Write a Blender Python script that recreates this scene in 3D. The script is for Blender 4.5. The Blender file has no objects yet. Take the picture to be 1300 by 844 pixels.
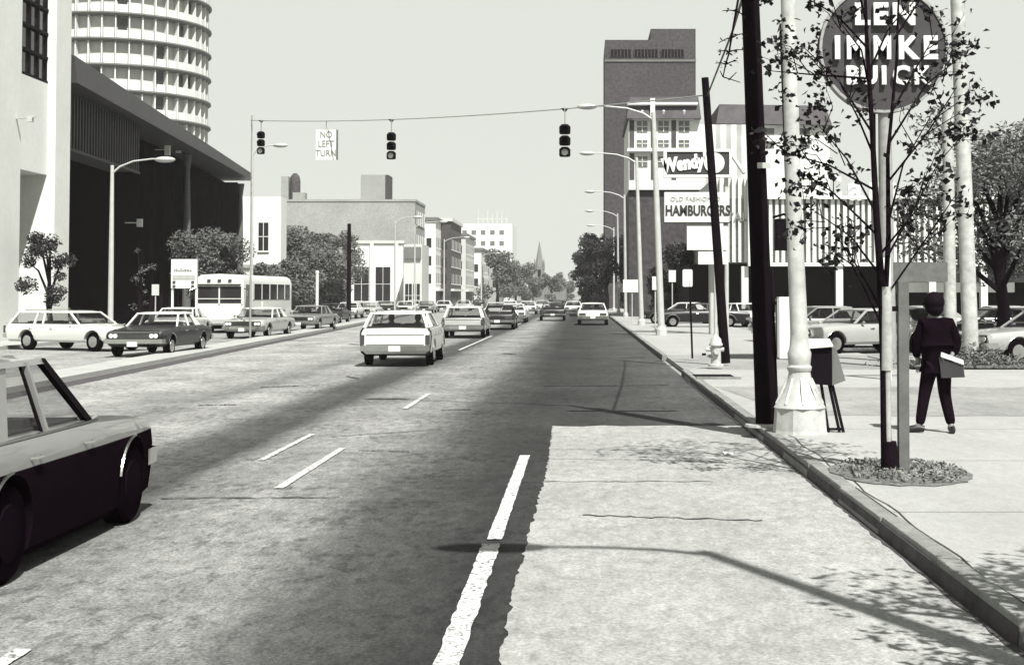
import bpy, bmesh, math, random
from mathutils import Vector, Matrix
from math import radians as R, sin, cos, pi, tan, atan2, sqrt
random.seed(7)
S = bpy.context.scene
COL = S.collection

# ------------------------------------------------------------------ camera
FPX = 1805.0; PITCH = R(2.0); CAMH = 1.9
CX = 740.0; CY = 376.0 - FPX*tan(PITCH)
cd = bpy.data.cameras.new('camera'); cam = bpy.data.objects.new('camera', cd); COL.objects.link(cam)
cam.location = (0, 0, CAMH); cam.rotation_euler = (pi/2+PITCH, 0, 0)
cd.sensor_width = 36; cd.lens = FPX/1300*36
cd.shift_x = (650-CX)/1300; cd.shift_y = (CY-422)/1300
cd.clip_end = 5000; cd.clip_start = .1
S.camera = cam
def ray(px, py):
    u = px-CX; v = CY-py
    return Vector((u, FPX*cos(PITCH)-v*sin(PITCH), FPX*sin(PITCH)+v*cos(PITCH)))
def at(px, py, Y):
    d = ray(px, py); return Vector((0, 0, CAMH))+d*(Y/d.y)
def gnd(px, py, z=0.0):
    d = ray(px, py); return Vector((0, 0, CAMH))+d*((z-CAMH)/d.z)

# ------------------------------------------------------------------ materials
def tint(v):
    if v < .012: return (v*.8, v*.44, v*.72, 1)
    v *= .72
    if v < .06: return (v*1.05, v*.95, v*1.02, 1)
    return (v*1.0, v*1.02, v*.965, 1)
MATS = {}
def mat(name, v, rough=.7, metal=0, var=.18, scale=3.0, bump=0.0, bscale=40, coat=0, fine=0.0, spec=.5, detail=5, bleed=False):
    if name in MATS: return MATS[name]
    m = bpy.data.materials.new(name); m.use_nodes = True
    nt = m.node_tree; b = nt.nodes['Principled BSDF']
    b.inputs['Roughness'].default_value = rough; b.inputs['Metallic'].default_value = metal
    b.inputs['Specular IOR Level'].default_value = spec
    b.inputs['Coat Weight'].default_value = coat; b.inputs['Coat Roughness'].default_value = .05
    tc = nt.nodes.new('ShaderNodeTexCoord')
    n = nt.nodes.new('ShaderNodeTexNoise'); n.inputs['Scale'].default_value = scale; n.inputs['Detail'].default_value = detail
    n.inputs['Roughness'].default_value = .65
    nt.links.new(tc.outputs['Object'], n.inputs['Vector'])
    mr = nt.nodes.new('ShaderNodeMapRange'); mr.inputs[1].default_value = .25; mr.inputs[2].default_value = .75
    mr.inputs[3].default_value = 1-var; mr.inputs[4].default_value = 1+var
    nt.links.new(n.outputs['Fac'], mr.inputs[0])
    fac = mr.outputs[0]
    if fine:
        n2 = nt.nodes.new('ShaderNodeTexNoise'); n2.inputs['Scale'].default_value = scale*22; n2.inputs['Detail'].default_value = 2
        nt.links.new(tc.outputs['Object'], n2.inputs['Vector'])
        m2 = nt.nodes.new('ShaderNodeMapRange'); m2.inputs[1].default_value = .25; m2.inputs[2].default_value = .75
        m2.inputs[3].default_value = 1-fine; m2.inputs[4].default_value = 1+fine
        nt.links.new(n2.outputs['Fac'], m2.inputs[0])
        mm = nt.nodes.new('ShaderNodeMath'); mm.operation = 'MULTIPLY'
        nt.links.new(fac, mm.inputs[0]); nt.links.new(m2.outputs[0], mm.inputs[1]); fac = mm.outputs[0]
    vm = nt.nodes.new('ShaderNodeVectorMath'); vm.operation = 'SCALE'
    vm.inputs[0].default_value = tint(v)[:3]
    nt.links.new(fac, vm.inputs['Scale']); nt.links.new(vm.outputs[0], b.inputs['Base Color'])
    if bump:
        nb = nt.nodes.new('ShaderNodeTexNoise'); nb.inputs['Scale'].default_value = bscale; nb.inputs['Detail'].default_value = 4
        nt.links.new(tc.outputs['Object'], nb.inputs['Vector'])
        bp = nt.nodes.new('ShaderNodeBump'); bp.inputs['Strength'].default_value = bump; bp.inputs['Distance'].default_value = .02
        nt.links.new(nb.outputs['Fac'], bp.inputs['Height']); nt.links.new(bp.outputs[0], b.inputs['Normal'])
    MATS[name] = m; return m
def glass(name, v=.03, alpha=.55):
    if name in MATS: return MATS[name]
    m = bpy.data.materials.new(name); m.use_nodes = True; nt = m.node_tree
    b = nt.nodes['Principled BSDF']; b.inputs['Base Color'].default_value = tint(v); b.inputs['Roughness'].default_value = .04
    tr = nt.nodes.new('ShaderNodeBsdfTransparent'); mx = nt.nodes.new('ShaderNodeMixShader')
    mx.inputs[0].default_value = alpha; out = nt.nodes['Material Output']
    nt.links.new(tr.outputs[0], mx.inputs[1]); nt.links.new(b.outputs[0], mx.inputs[2]); nt.links.new(mx.outputs[0], out.inputs[0])
    MATS[name] = m; return m
def wave_mat(name, v1, v2, axis_scale, rough=.7, axis='X', sharp=.5):
    """ribbed / striped / coursed cladding in object space"""
    if name in MATS: return MATS[name]
    m = bpy.data.materials.new(name); m.use_nodes = True; nt = m.node_tree
    b = nt.nodes['Principled BSDF']; b.inputs['Roughness'].default_value = rough
    tc = nt.nodes.new('ShaderNodeTexCoord'); w = nt.nodes.new('ShaderNodeTexWave'); w.bands_direction = axis
    w.inputs['Scale'].default_value = axis_scale; w.inputs['Distortion'].default_value = .15; w.inputs['Detail'].default_value = 2
    nt.links.new(tc.outputs['Object'], w.inputs['Vector'])
    cr = nt.nodes.new('ShaderNodeValToRGB'); cr.color_ramp.elements[0].position = max(0, sharp-.15); cr.color_ramp.elements[1].position = sharp+.15
    cr.color_ramp.elements[0].color = tint(v1); cr.color_ramp.elements[1].color = tint(v2)
    nt.links.new(w.outputs['Fac'], cr.inputs[0])
    n = nt.nodes.new('ShaderNodeTexNoise'); n.inputs['Scale'].default_value = .6; n.inputs['Detail'].default_value = 6
    nt.links.new(tc.outputs['Object'], n.inputs['Vector'])
    mr = nt.nodes.new('ShaderNodeMapRange'); mr.inputs[1].default_value = .25; mr.inputs[2].default_value = .75; mr.inputs[3].default_value = .75; mr.inputs[4].default_value = 1.25
    nt.links.new(n.outputs['Fac'], mr.inputs[0])
    vm = nt.nodes.new('ShaderNodeVectorMath'); vm.operation = 'SCALE'
    nt.links.new(cr.outputs[0], vm.inputs[0]); nt.links.new(mr.outputs[0], vm.inputs['Scale']); nt.links.new(vm.outputs[0], b.inputs['Base Color'])
    MATS[name] = m; return m

M = dict(
    white=mat('white_paint', .80, .45, var=.06), white_car=mat('white_car_paint', .82, .25, coat=.6, var=.03),
    silver_car=mat('silver_car_paint', .42, .3, coat=.6, var=.05), grey_car=mat('grey_car_paint', .22, .3, coat=.7, var=.06),
    dark_car=mat('dark_car_paint', .013, .35, coat=.12, spec=.3, var=.1), black_car=mat('black_car_paint', .008, .6, var=.2, spec=0), hub_dark=mat('dark_hub', .007, .7, spec=0),
    tan_car=mat('pale_car_paint', .6, .3, coat=.5, var=.05),
    chrome=mat('chrome', .75, .18, 1.0, var=.08), rubber=mat('rubber', .005, .9, spec=.0, var=.3), interior=mat('car_interior', .02, .8),
    hub=mat('hubcap', .6, .25, .9), lens_red=mat('tail_lens', .06, .3, var=.05), lens=mat('head_lens', .75, .12, var=.03),
    glass=glass('car_glass', .03, .16), pane=mat('window_glass', .03, .08, var=.2, scale=.4), pane_mid=mat('window_glass_pale', .16, .2, var=.5, scale=.35),
    black=mat('black_metal', .006, .7, spec=.08, var=.3), pole_dark=mat('creosoted_wood', .007, .9, spec=.03, var=.4, scale=4, bump=.6, bscale=12),
    galv=mat('galvanised_steel', .55, .45, .1, var=.12), paintedpost=mat('painted_post', .5, .55, var=.4, scale=3.5, fine=.08),
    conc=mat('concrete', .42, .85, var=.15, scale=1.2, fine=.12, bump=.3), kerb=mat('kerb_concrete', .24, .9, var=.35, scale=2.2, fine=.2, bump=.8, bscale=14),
    whitewall=mat('white_render', .78, .8, var=.07, scale=.25, fine=.04), cream=mat('cream_wall', .62, .8, var=.1, scale=.3, fine=.05),
    greywall=mat('grey_brick', .34, .9, var=.15, scale=.25, fine=.18), midwall=mat('mid_grey_wall', .16, .9, var=.25, scale=.4, fine=.15),
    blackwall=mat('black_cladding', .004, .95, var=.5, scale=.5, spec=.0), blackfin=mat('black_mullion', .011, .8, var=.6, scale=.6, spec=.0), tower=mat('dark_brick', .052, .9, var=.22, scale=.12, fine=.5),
    darkroof=mat('dark_shingle', .07, .9, var=.4, scale=.8, fine=.3), slot=mat('dark_louvre', .008, .8, spec=.05),
    palewall=mat('pale_far_wall', .7, .9, var=.05, scale=.1), stone=mat('church_stone', .2, .9, var=.25),
    leaf=mat('foliage', .032, .6, var=.5, scale=1.2, spec=.3), leaf_mid=mat('foliage_pale', .15, .6, var=.5, scale=1.0, spec=.3),
    leaf_near=mat('near_leaf', .016, .6, var=.6, scale=6, spec=.12), bark=mat('bark', .010, .9, spec=.03, var=.4, scale=9, bump=.5), wrap=mat('trunk_wrap', .42, .9, var=.3, scale=9, fine=.2),
    stake=mat('weathered_timber', .13, .9, var=.3, scale=6, fine=.2), mulch=mat('mulch', .16, .95, var=.6, scale=9, bump=1.0, bscale=30, fine=.4),
    sign=mat('sign_face', .75, .4, var=.03), sign_grey=mat('sign_face_grey', .13, .5, var=.1), sign_dark=mat('sign_face_dark', .027, .6, var=.35, fine=.1), ink=mat('sign_ink', .02, .6), ink_pale=mat('sign_ink_faded', .45, .6), ink_mid=mat('sign_ink_grey', .22, .6),
    skin=mat('skin', .18, .6, var=.1), hair=mat('hair', .007, .8, spec=.05, var=.4, scale=30), jacket=mat('jacket_cloth', .006, .9, spec=.0, var=.4, scale=8), trouser=mat('trouser_cloth', .009, .9, spec=.0, var=.4, scale=8),
    shoe=mat('shoe_leather', .01, .5), paper=mat('paper', .8, .8, var=.04), bag=mat('bag_leather', .03, .6),
    tan=mat('planting', .2, .95, var=.7, scale=3, fine=.4), wire=mat('wire', .03, .6), wire_pale=mat('wire_pale', .3, .6),
    hydrant=mat('hydrant_paint', .5, .5, var=.2, scale=9), ribpanel=wave_mat('ribbed_copper', .012, .06, 1.6, .6), 
    flute=wave_mat('fluted_white_panel', .13, .8, .55, .6, sharp=.4), fascia=mat('sheet_metal_fascia', .036, .5, .1, var=.25, scale=.5, fine=.15),
    strip=wave_mat('white_stripe_wall', .45, .8, .35, .7),
)

# ------------------------------------------------------------------ mesh builder
def setp(o, label=None, cat=None, group=None, kind=None):
    if label: o['label'] = label
    if cat: o['category'] = cat
    if group: o['group'] = group
    if kind: o['kind'] = kind
    return o
def thing(name, loc, label, cat, group=None, rz=0):
    o = bpy.data.objects.new(name, None); COL.objects.link(o); o.location = loc; o.rotation_euler = (0, 0, rz)
    o.empty_display_size = .2
    return setp(o, label, cat, group)
class MB:
    def __init__(s): s.v = []; s.f = []
    def add(s, vs, fs):
        n = len(s.v); s.v += [tuple(v) for v in vs]; s.f += [tuple(i+n for i in f) for f in fs]; return s
    def box(s, x0, x1, y0, y1, z0, z1):
        return s.add([(x0,y0,z0),(x1,y0,z0),(x1,y1,z0),(x0,y1,z0),(x0,y0,z1),(x1,y0,z1),(x1,y1,z1),(x0,y1,z1)],
                     [(0,3,2,1),(4,5,6,7),(0,1,5,4),(1,2,6,5),(2,3,7,6),(3,0,4,7)])
    def hexa(s, b, t):   # 4 bottom, 4 top points (ccw)
        return s.add(list(b)+list(t), [(0,3,2,1),(4,5,6,7),(0,1,5,4),(1,2,6,5),(2,3,7,6),(3,0,4,7)])
    def bar(s, a, b, w, d=None):
        a = Vector(a); b = Vector(b); d = d or w; t = (b-a).normalized()
        up = Vector((0,0,1)) if abs(t.z) < .9 else Vector((0,1,0))
        p = t.cross(up).normalized()*w/2; q = p.normalized().cross(t).normalized()*d/2
        return s.hexa([a-p-q, a+p-q, a+p+q, a-p+q], [b-p-q, b+p-q, b+p+q, b-p+q])
    def tube(s, pts, rad, n=10, caps=True):
        pts = [Vector(p) for p in pts]
        if not isinstance(rad, (list, tuple)): rad = [rad]*len(pts)
        base = len(s.v); prev = None
        for i, p in enumerate(pts):
            t = (pts[min(i+1, len(pts)-1)]-pts[max(i-1, 0)]).normalized()
            if prev is None:
                up = Vector((0,0,1)) if abs(t.z) < .9 else Vector((0,1,0)); a = t.cross(up).normalized()
            else:
                a = (prev-t*prev.dot(t)).normalized()
            prev = a; b = t.cross(a)
            for k in range(n):
                q = p+(a*cos(2*pi*k/n)+b*sin(2*pi*k/n))*rad[i]; s.v.append(tuple(q))
        for i in range(len(pts)-1):
            for k in range(n):
                k2 = (k+1) % n
                s.f.append((base+i*n+k, base+i*n+k2, base+(i+1)*n+k2, base+(i+1)*n+k))
        if caps:
            s.f.append(tuple(base+k for k in range(n))[::-1]); e = base+(len(pts)-1)*n
            s.f.append(tuple(e+k for k in range(n)))
        return s
    def lathe(s, prof, n=16, c=(0,0), ph=0):
        base = len(s.v)
        for r, z in prof:
            for k in range(n):
                a = 2*pi*k/n+ph; s.v.append((c[0]+r*cos(a), c[1]+r*sin(a), z))
        for i in range(len(prof)-1):
            for k in range(n):
                k2 = (k+1) % n
                s.f.append((base+i*n+k, base+i*n+k2, base+(i+1)*n+k2, base+(i+1)*n+k))
        s.f.append(tuple(base+k for k in range(n))[::-1]); e = base+(len(prof)-1)*n; s.f.append(tuple(e+k for k in range(n)))
        return s
    def poly(s, pts, d):   # prism: polygon points, extruded by vector d
        pts = [Vector(p) for p in pts]; d = Vector(d); n = len(pts)
        nrm = sum(((pts[i]-pts[0]).cross(pts[(i+1) % n]-pts[0]) for i in range(1, n-1)), Vector())
        if nrm.dot(d) > 0: pts = pts[::-1]
        return s.add(pts+[p+d for p in pts], [tuple(range(n)), tuple(range(2*n-1, n-1, -1))] +
                     [((i+1) % n, i, i+n, (i+1) % n+n) for i in range(n)])
    def cylx(s, x0, x1, y, z, r, n=20):
        return s.tube([(x0,y,z),(x1,y,z)], r, n)
    def ball(s, c, r, seg=10, rings=7, sc=(1,1,1)):
        base = len(s.v); c = Vector(c)
        s.v.append(tuple(c+Vector((0,0,-r*sc[2]))))
        for i in range(1, rings):
            a = -pi/2+pi*i/rings
            for k in range(seg):
                b = 2*pi*k/seg; s.v.append((c.x+r*sc[0]*cos(a)*cos(b), c.y+r*sc[1]*cos(a)*sin(b), c.z+r*sc[2]*sin(a)))
        s.v.append(tuple(c+Vector((0,0,r*sc[2])))); top = len(s.v)-1
        for k in range(seg):
            k2 = (k+1) % seg
            s.f.append((base, base+1+k2, base+1+k)); s.f.append((top, base+1+(rings-2)*seg+k, base+1+(rings-2)*seg+k2))
            for i in range(rings-2):
                s.f.append((base+1+i*seg+k, base+1+i*seg+k2, base+1+(i+1)*seg+k2, base+1+(i+1)*seg+k))
        return s
    def leaf(s, c, sz, fat=0):
        a = Vector((random.gauss(0,1), random.gauss(0,1), random.gauss(0,.7))).normalized()
        b = a.cross(Vector((random.gauss(0,1), random.gauss(0,1), random.gauss(0,1)))).normalized()
        w = sz*random.uniform(.3,.5)*(1.7 if fat else 1); l = sz*random.uniform(.6,1.1); n = len(s.v); c = Vector(c)
        m = a.cross(b)*sz*.12
        s.v += [tuple(c-a*l*.5), tuple(c-b*w*.5+m), tuple(c+a*l*.5), tuple(c+b*w*.5+m)]
        s.f.append((n, n+1, n+2)); s.f.append((n, n+2, n+3)); return s
    def build(s, name, m, parent=None, smooth=None, bevel=0):
        me = bpy.data.meshes.new(name); me.from_pydata(s.v, [], s.f); me.update()
        if bevel:
            bm = bmesh.new(); bm.from_mesh(me)
            es = [e for e in bm.edges if len(e.link_faces) == 2 and e.calc_face_angle(0) > .5]
            bmesh.ops.bevel(bm, geom=es, offset=bevel, segments=2, affect='EDGES', profile=.6)
            bm.to_mesh(me); bm.free()
        if smooth is not None:
            me.shade_smooth(); me.set_sharp_from_angle(angle=R(smooth))
        me.materials.append(m)
        o = bpy.data.objects.new(name, me); COL.objects.link(o)
        if parent: o.parent = parent
        return o
def struct(o): o['kind'] = 'structure'; return o
def copy_tree(o, parent=None):
    c = o.copy(); COL.objects.link(c)
    if parent: c.parent = parent
    for ch in list(o.children): copy_tree(ch, c)
    return c
def text(name, body, size, m, parent, loc, rot=(pi/2,0,0), ext=.01, off=0.0, sx=1.0, shear=0, align='CENTER', space=1.0):
    cu = bpy.data.curves.new(name, 'FONT'); cu.body = body; cu.size = size; cu.extrude = ext; cu.offset = off
    cu.align_x = align; cu.align_y = 'CENTER'; cu.shear = shear; cu.space_character = space; cu.resolution_u = 3
    t = bpy.data.objects.new('t', cu); COL.objects.link(t)
    bpy.context.view_layer.update()
    me = bpy.data.meshes.new_from_object(t.evaluated_get(bpy.context.evaluated_depsgraph_get()))
    bpy.data.objects.remove(t); me.name = name
    me.materials.clear(); me.materials.append(m)
    me.transform(Matrix.Diagonal((sx, 1, 1, 1)))
    o = bpy.data.objects.new(name, me); COL.objects.link(o); o.parent = parent; o.location = loc; o.rotation_euler = rot
    return o
def boolean_diff(o, cutter):
    md = o.modifiers.new('b', 'BOOLEAN'); md.operation = 'DIFFERENCE'; md.object = cutter; md.solver = 'EXACT'
    bpy.context.view_layer.update()
    me = bpy.data.meshes.new_from_object(o.evaluated_get(bpy.context.evaluated_depsgraph_get()))
    o.modifiers.clear(); old = o.data; o.data = me; me.name = old.name
    bpy.data.objects.remove(cutter)

# ------------------------------------------------------------------ ground, roads
def ground_mat(name, stops, v_lo=.85, v_hi=1.15, x0=-16, x1=4, wob=.5, blotch=.25, spots=.0):
    m = bpy.data.materials.new(name); m.use_nodes = True; nt = m.node_tree; L = nt.links.new; N = nt.nodes.new
    b = nt.nodes['Principled BSDF']; b.inputs['Roughness'].default_value = .9; b.inputs['Specular IOR Level'].default_value = .25
    g = N('ShaderNodeNewGeometry'); sp = N('ShaderNodeSeparateXYZ'); L(g.outputs['Position'], sp.inputs[0])
    mp = N('ShaderNodeMapping'); mp.inputs['Scale'].default_value = (1, .12, 1); L(g.outputs['Position'], mp.inputs[0])
    n1 = N('ShaderNodeTexNoise'); n1.inputs['Scale'].default_value = 1.1; n1.inputs['Detail'].default_value = 6; n1.inputs['Roughness'].default_value = .7; L(mp.outputs[0], n1.inputs['Vector'])
    a1 = N('ShaderNodeMath'); a1.operation = 'MULTIPLY_ADD'; a1.inputs[1].default_value = wob*2; L(n1.outputs['Fac'], a1.inputs[0])
    L(sp.outputs['X'], a1.inputs[2])
    mr = N('ShaderNodeMapRange'); mr.inputs[1].default_value = x0+wob; mr.inputs[2].default_value = x1+wob; L(a1.outputs[0], mr.inputs[0])
    cr = N('ShaderNodeValToRGB'); e = cr.color_ramp.elements
    while len(e) > 1: e.remove(e[-1])
    for i, (x, v) in enumerate(stops):
        p = (x-x0)/(x1-x0)
        el = e[0] if i == 0 else e.new(p)
        el.position = p; el.color = (v*.72, v*.72, v*.725, 1)
    L(mr.outputs[0], cr.inputs[0])
    # blotches
    n2 = N('ShaderNodeTexNoise'); n2.inputs['Scale'].default_value = .7; n2.inputs['Detail'].default_value = 8; n2.inputs['Roughness'].default_value = .7
    mp2 = N('ShaderNodeMapping'); mp2.inputs['Scale'].default_value = (1, .45, 1); L(g.outputs['Position'], mp2.inputs[0]); L(mp2.outputs[0], n2.inputs['Vector'])
    r2 = N('ShaderNodeMapRange'); r2.inputs[1].default_value = .3; r2.inputs[2].default_value = .7; r2.inputs[3].default_value = 1-blotch; r2.inputs[4].default_value = 1+blotch; L(n2.outputs['Fac'], r2.inputs[0])
    n3 = N('ShaderNodeTexNoise'); n3.inputs['Scale'].default_value = 38; n3.inputs['Detail'].default_value = 3; n3.inputs['Roughness'].default_value = .8; L(g.outputs['Position'], n3.inputs['Vector'])
    r3 = N('ShaderNodeMapRange'); r3.inputs[1].default_value = .25; r3.inputs[2].default_value = .75; r3.inputs[3].default_value = v_lo; r3.inputs[4].default_value = v_hi; L(n3.outputs['Fac'], r3.inputs[0])
    n5 = N('ShaderNodeTexNoise'); n5.inputs['Scale'].default_value = 7; n5.inputs['Detail'].default_value = 9; n5.inputs['Roughness'].default_value = .85; L(mp2.outputs[0], n5.inputs['Vector'])
    r5 = N('ShaderNodeMapRange'); r5.inputs[1].default_value = .3; r5.inputs[2].default_value = .7; r5.inputs[3].default_value = 1-(1-v_lo)*.9; r5.inputs[4].default_value = 1+(v_hi-1)*.9; L(n5.outputs['Fac'], r5.inputs[0])
    m5 = N('ShaderNodeMath'); m5.operation = 'MULTIPLY'; L(r3.outputs[0], m5.inputs[0]); L(r5.outputs[0], m5.inputs[1])
    n6 = N('ShaderNodeTexNoise'); n6.inputs['Scale'].default_value = 9; n6.inputs['Detail'].default_value = 5; n6.inputs['Roughness'].default_value = .6; L(mp2.outputs[0], n6.inputs['Vector'])
    n7 = N('ShaderNodeTexNoise'); n7.inputs['Scale'].default_value = .8; n7.inputs['Detail'].default_value = 3; L(g.outputs['Position'], n7.inputs['Vector'])
    a7 = N('ShaderNodeMath'); a7.operation = 'MULTIPLY_ADD'; a7.inputs[1].default_value = .5; L(n7.outputs['Fac'], a7.inputs[0]); L(n6.outputs['Fac'], a7.inputs[2])
    r6 = N('ShaderNodeMapRange'); r6.inputs[1].default_value = .80; r6.inputs[2].default_value = .90; r6.inputs[3].default_value = 1; r6.inputs[4].default_value = max(.35, 1-spots); L(a7.outputs[0], r6.inputs[0])
    m6 = N('ShaderNodeMath'); m6.operation = 'MULTIPLY'; L(m5.outputs[0], m6.inputs[0]); L(r6.outputs[0], m6.inputs[1]); m5 = m6
    mu = N('ShaderNodeMath'); mu.operation = 'MULTIPLY'; L(r2.outputs[0], mu.inputs[0]); L(m5.outputs[0], mu.inputs[1])
    ti = N('ShaderNodeVectorMath'); ti.operation = 'MULTIPLY'; ti.inputs[1].default_value = (1, 1.01, .97); L(cr.outputs[0], ti.inputs[0])
    vm = N('ShaderNodeVectorMath'); vm.operation = 'SCALE'; L(ti.outputs[0], vm.inputs[0]); L(mu.outputs[0], vm.inputs['Scale'])
    L(vm.outputs[0], b.inputs['Base Color'])
    bp = N('ShaderNodeBump'); bp.inputs['Strength'].default_value = .4; bp.inputs['Distance'].default_value = .01
    n4 = N('ShaderNodeTexNoise'); n4.inputs['Scale'].default_value = 60; L(g.outputs['Position'], n4.inputs['Vector']); L(n4.outputs['Fac'], bp.inputs['Height']); L(bp.outputs[0], b.inputs['Normal'])
    return m
KX = 2.35          # kerb line
road_m = ground_mat('road_asphalt', [(-16,.30),(-12.5,.33),(-9,.33),(-7.6,.27),(-7.0,.19),(-6.4,.29),(-5.5,.26),(-5.0,.08),(-4.3,.055),(-3.8,.20),(-3.1,.27),(-2.4,.22),(-1.7,.07),(-.9,.03),(.2,.036),(1.2,.055),(2.6,.085)],
                    v_lo=.30, v_hi=1.70, blotch=.40, spots=.4)
slab_m = ground_mat('old_concrete_slab', [(-16,.33),(0,.35),(2.0,.36),(4,.33)], v_lo=.6, v_hi=1.40, blotch=.2, spots=.12)
walk_m = ground_mat('sidewalk_concrete', [(-16,.38),(4,.39)], v_lo=.85, v_hi=1.15, blotch=.10)
lot_m = ground_mat('lot_asphalt', [(-16,.3),(4,.3)], v_lo=.75, v_hi=1.25, blotch=.25)
band_m = ground_mat('driveway_asphalt', [(-16,.29),(4,.30)], v_lo=.7, v_hi=1.3, blotch=.3)
paint_m = ground_mat('road_paint', [(-16,.70),(4,.70)], v_lo=.8, v_hi=1.15, blotch=.2)
def wear(m):
    nt = m.node_tree; L = nt.links.new; N = nt.nodes.new
    g = N('ShaderNodeNewGeometry'); n = N('ShaderNodeTexNoise'); n.inputs['Scale'].default_value = 26; n.inputs['Detail'].default_value = 7; n.inputs['Roughness'].default_value = .75
    L(g.outputs['Position'], n.inputs['Vector'])
    r = N('ShaderNodeMapRange'); r.inputs[1].default_value = .40; r.inputs[2].default_value = .50; L(n.outputs['Fac'], r.inputs[0])
    b = nt.nodes['Principled BSDF']; src = b.inputs['Base Color'].links[0].from_socket
    mx = N('ShaderNodeMix'); mx.data_type = 'RGBA'; mx.inputs['A'].default_value = (.08,.08,.08,1); L(r.outputs[0], mx.inputs['Factor']); L(src, mx.inputs['B']); L(mx.outputs['Result'], b.inputs['Base Color'])
wear(paint_m)
crack_m = mat('crack_tar', .03, .9, var=.5, scale=4)
def sheet(name, pts, z, m, h=None):
    mb = MB()
    if h: mb.poly([(x, y, z-h) for x, y in pts], (0,0,h))
    else: mb.add([(x, y, z) for x, y in pts], [tuple(range(len(pts)))])
    o = mb.build(name, m)
    bm = bmesh.new(); bm.from_mesh(o.data); bmesh.ops.recalc_face_normals(bm, faces=bm.faces)
    if not h:
        for f in bm.faces:
            if f.normal.z < 0: f.normal_flip()
    bm.to_mesh(o.data); bm.free(); return struct(o)
sheet('ground', [(-1500,-40),(1500,-40),(1500,3000),(-1500,3000)], -.03, lot_m)
sheet('road', [(-60,-30),(KX,-30),(KX,900),(-60,900)], 0, road_m)
# pale concrete slab in the kerb lane, with a ragged seam
lx = []; y = 20.9
while y > -2: lx.append((-.42+random.uniform(-.018,.018)+.02*sin(y*.5), y)); y -= .09
slab_pts = [(KX-.002, 20.9), (KX-.002, -2)]
fx = [(x, 20.9+random.uniform(-.12,.12)) for x in [-.3+.3*i for i in range(0, 9)]]
sheet('road_slab', lx[::-1]+fx+[(KX-.002, 20.9)]+[(KX-.002, -2)], .006, slab_m)
# sidewalk slab right, with driveway band
WALKZ = .15
sheet('sidewalk', [(KX+.16,-30),(30,-30),(30,34.0),(KX+.16,34.0)], WALKZ, walk_m, .17)
sheet('sidewalk', [(KX+.16,42.5),(8.5,42.5),(8.5,600),(KX+.16,600)], WALKZ, walk_m, .17)
sheet('car_lot', [(8.5,34.0),(200,34.0),(200,600),(8.5,600)], WALKZ-.03, lot_m, .14)
sheet('driveway', [(KX+.16,34.0),(8.5,34.0),(8.5,42.5),(KX+.16,42.5)], WALKZ-.06, lot_m, .1)
def rag(x0, x1, y, a=.15, n=30): return [(x0+(x1-x0)*i/n, y+random.uniform(-a,a)) for i in range(n+1)]
sheet('driveway_band', rag(KX+.8, 29.9, 20.9)+rag(29.9, KX+.2, 27.6, .3), WALKZ+.004, band_m)
# kerb stones
def kerb_run(x, y0, y1, z1=.155, w=.16):
    mb = MB(); y = y0
    while y < y1:
        L = min(3.0 if y > 40 else 1.8, y1-y); j = random.uniform(-.012,.012); dz = random.uniform(-.008,.006)
        a = y+.008; b = y+L-.008; xx = x+j
        mb.hexa([(xx,a,-.02),(xx+w,a,-.02),(xx+w,b,-.02),(xx,b,-.02)], [(xx+.02,a,z1+dz),(xx+w,a,z1+dz),(xx+w,b,z1+dz),(xx+.02,b,z1+dz)])
        y += L
    return struct(mb.build('kerb', M['kerb'], bevel=.012 if y1 < 60 else 0))
kerb_run(KX, -4, 7.4); kerb_run(KX, 7.75, 34.0); kerb_run(KX, 42.5, 400)
face_m = mat('kerb_face_shade', .06, .95, var=.7, scale=4, fine=.3)  # dark strip over the kerb face, its shade put into the colour
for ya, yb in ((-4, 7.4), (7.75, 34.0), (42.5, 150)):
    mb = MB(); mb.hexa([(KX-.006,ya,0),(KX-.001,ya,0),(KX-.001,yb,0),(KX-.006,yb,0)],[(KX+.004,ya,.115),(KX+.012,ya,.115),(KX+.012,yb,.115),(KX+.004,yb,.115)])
    struct(mb.build('kerb_shade_strip', face_m))
# left: slightly diverging raised median strip
mA, mB_ = gnd(160,470), gnd(460,411); mdir = (mB_-mA).normalized(); mp = Vector((-mdir.y, mdir.x, 0))
def med(off, t): p = mA+mdir*t+mp*off; return (p.x, p.y)
sheet('median', [med(0,-30), med(0,260), med(1.1,260), med(1.1,-30)], .12, M['conc'], .14)
gut_m = mat('gutter_dark', .06, .95, var=.5, scale=2)  # dark tone for the strips beside the median and the kerb
sheet('dark_edge_strip', [med(-.55,-30), med(-.4,260), med(-.02,260), med(-.02,-30)], .005, gut_m)
sheet('dark_edge_strip', [med(1.12,-30), med(1.12,260), med(1.6,260), med(1.6,-30)], .005, gut_m)
sheet('left_sidewalk', [(-60,-20),(-20.6,-20),(-20.6,70),(-24.5,130),(-25,600),(-60,600)], .13, M['conc'], .14)
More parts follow.
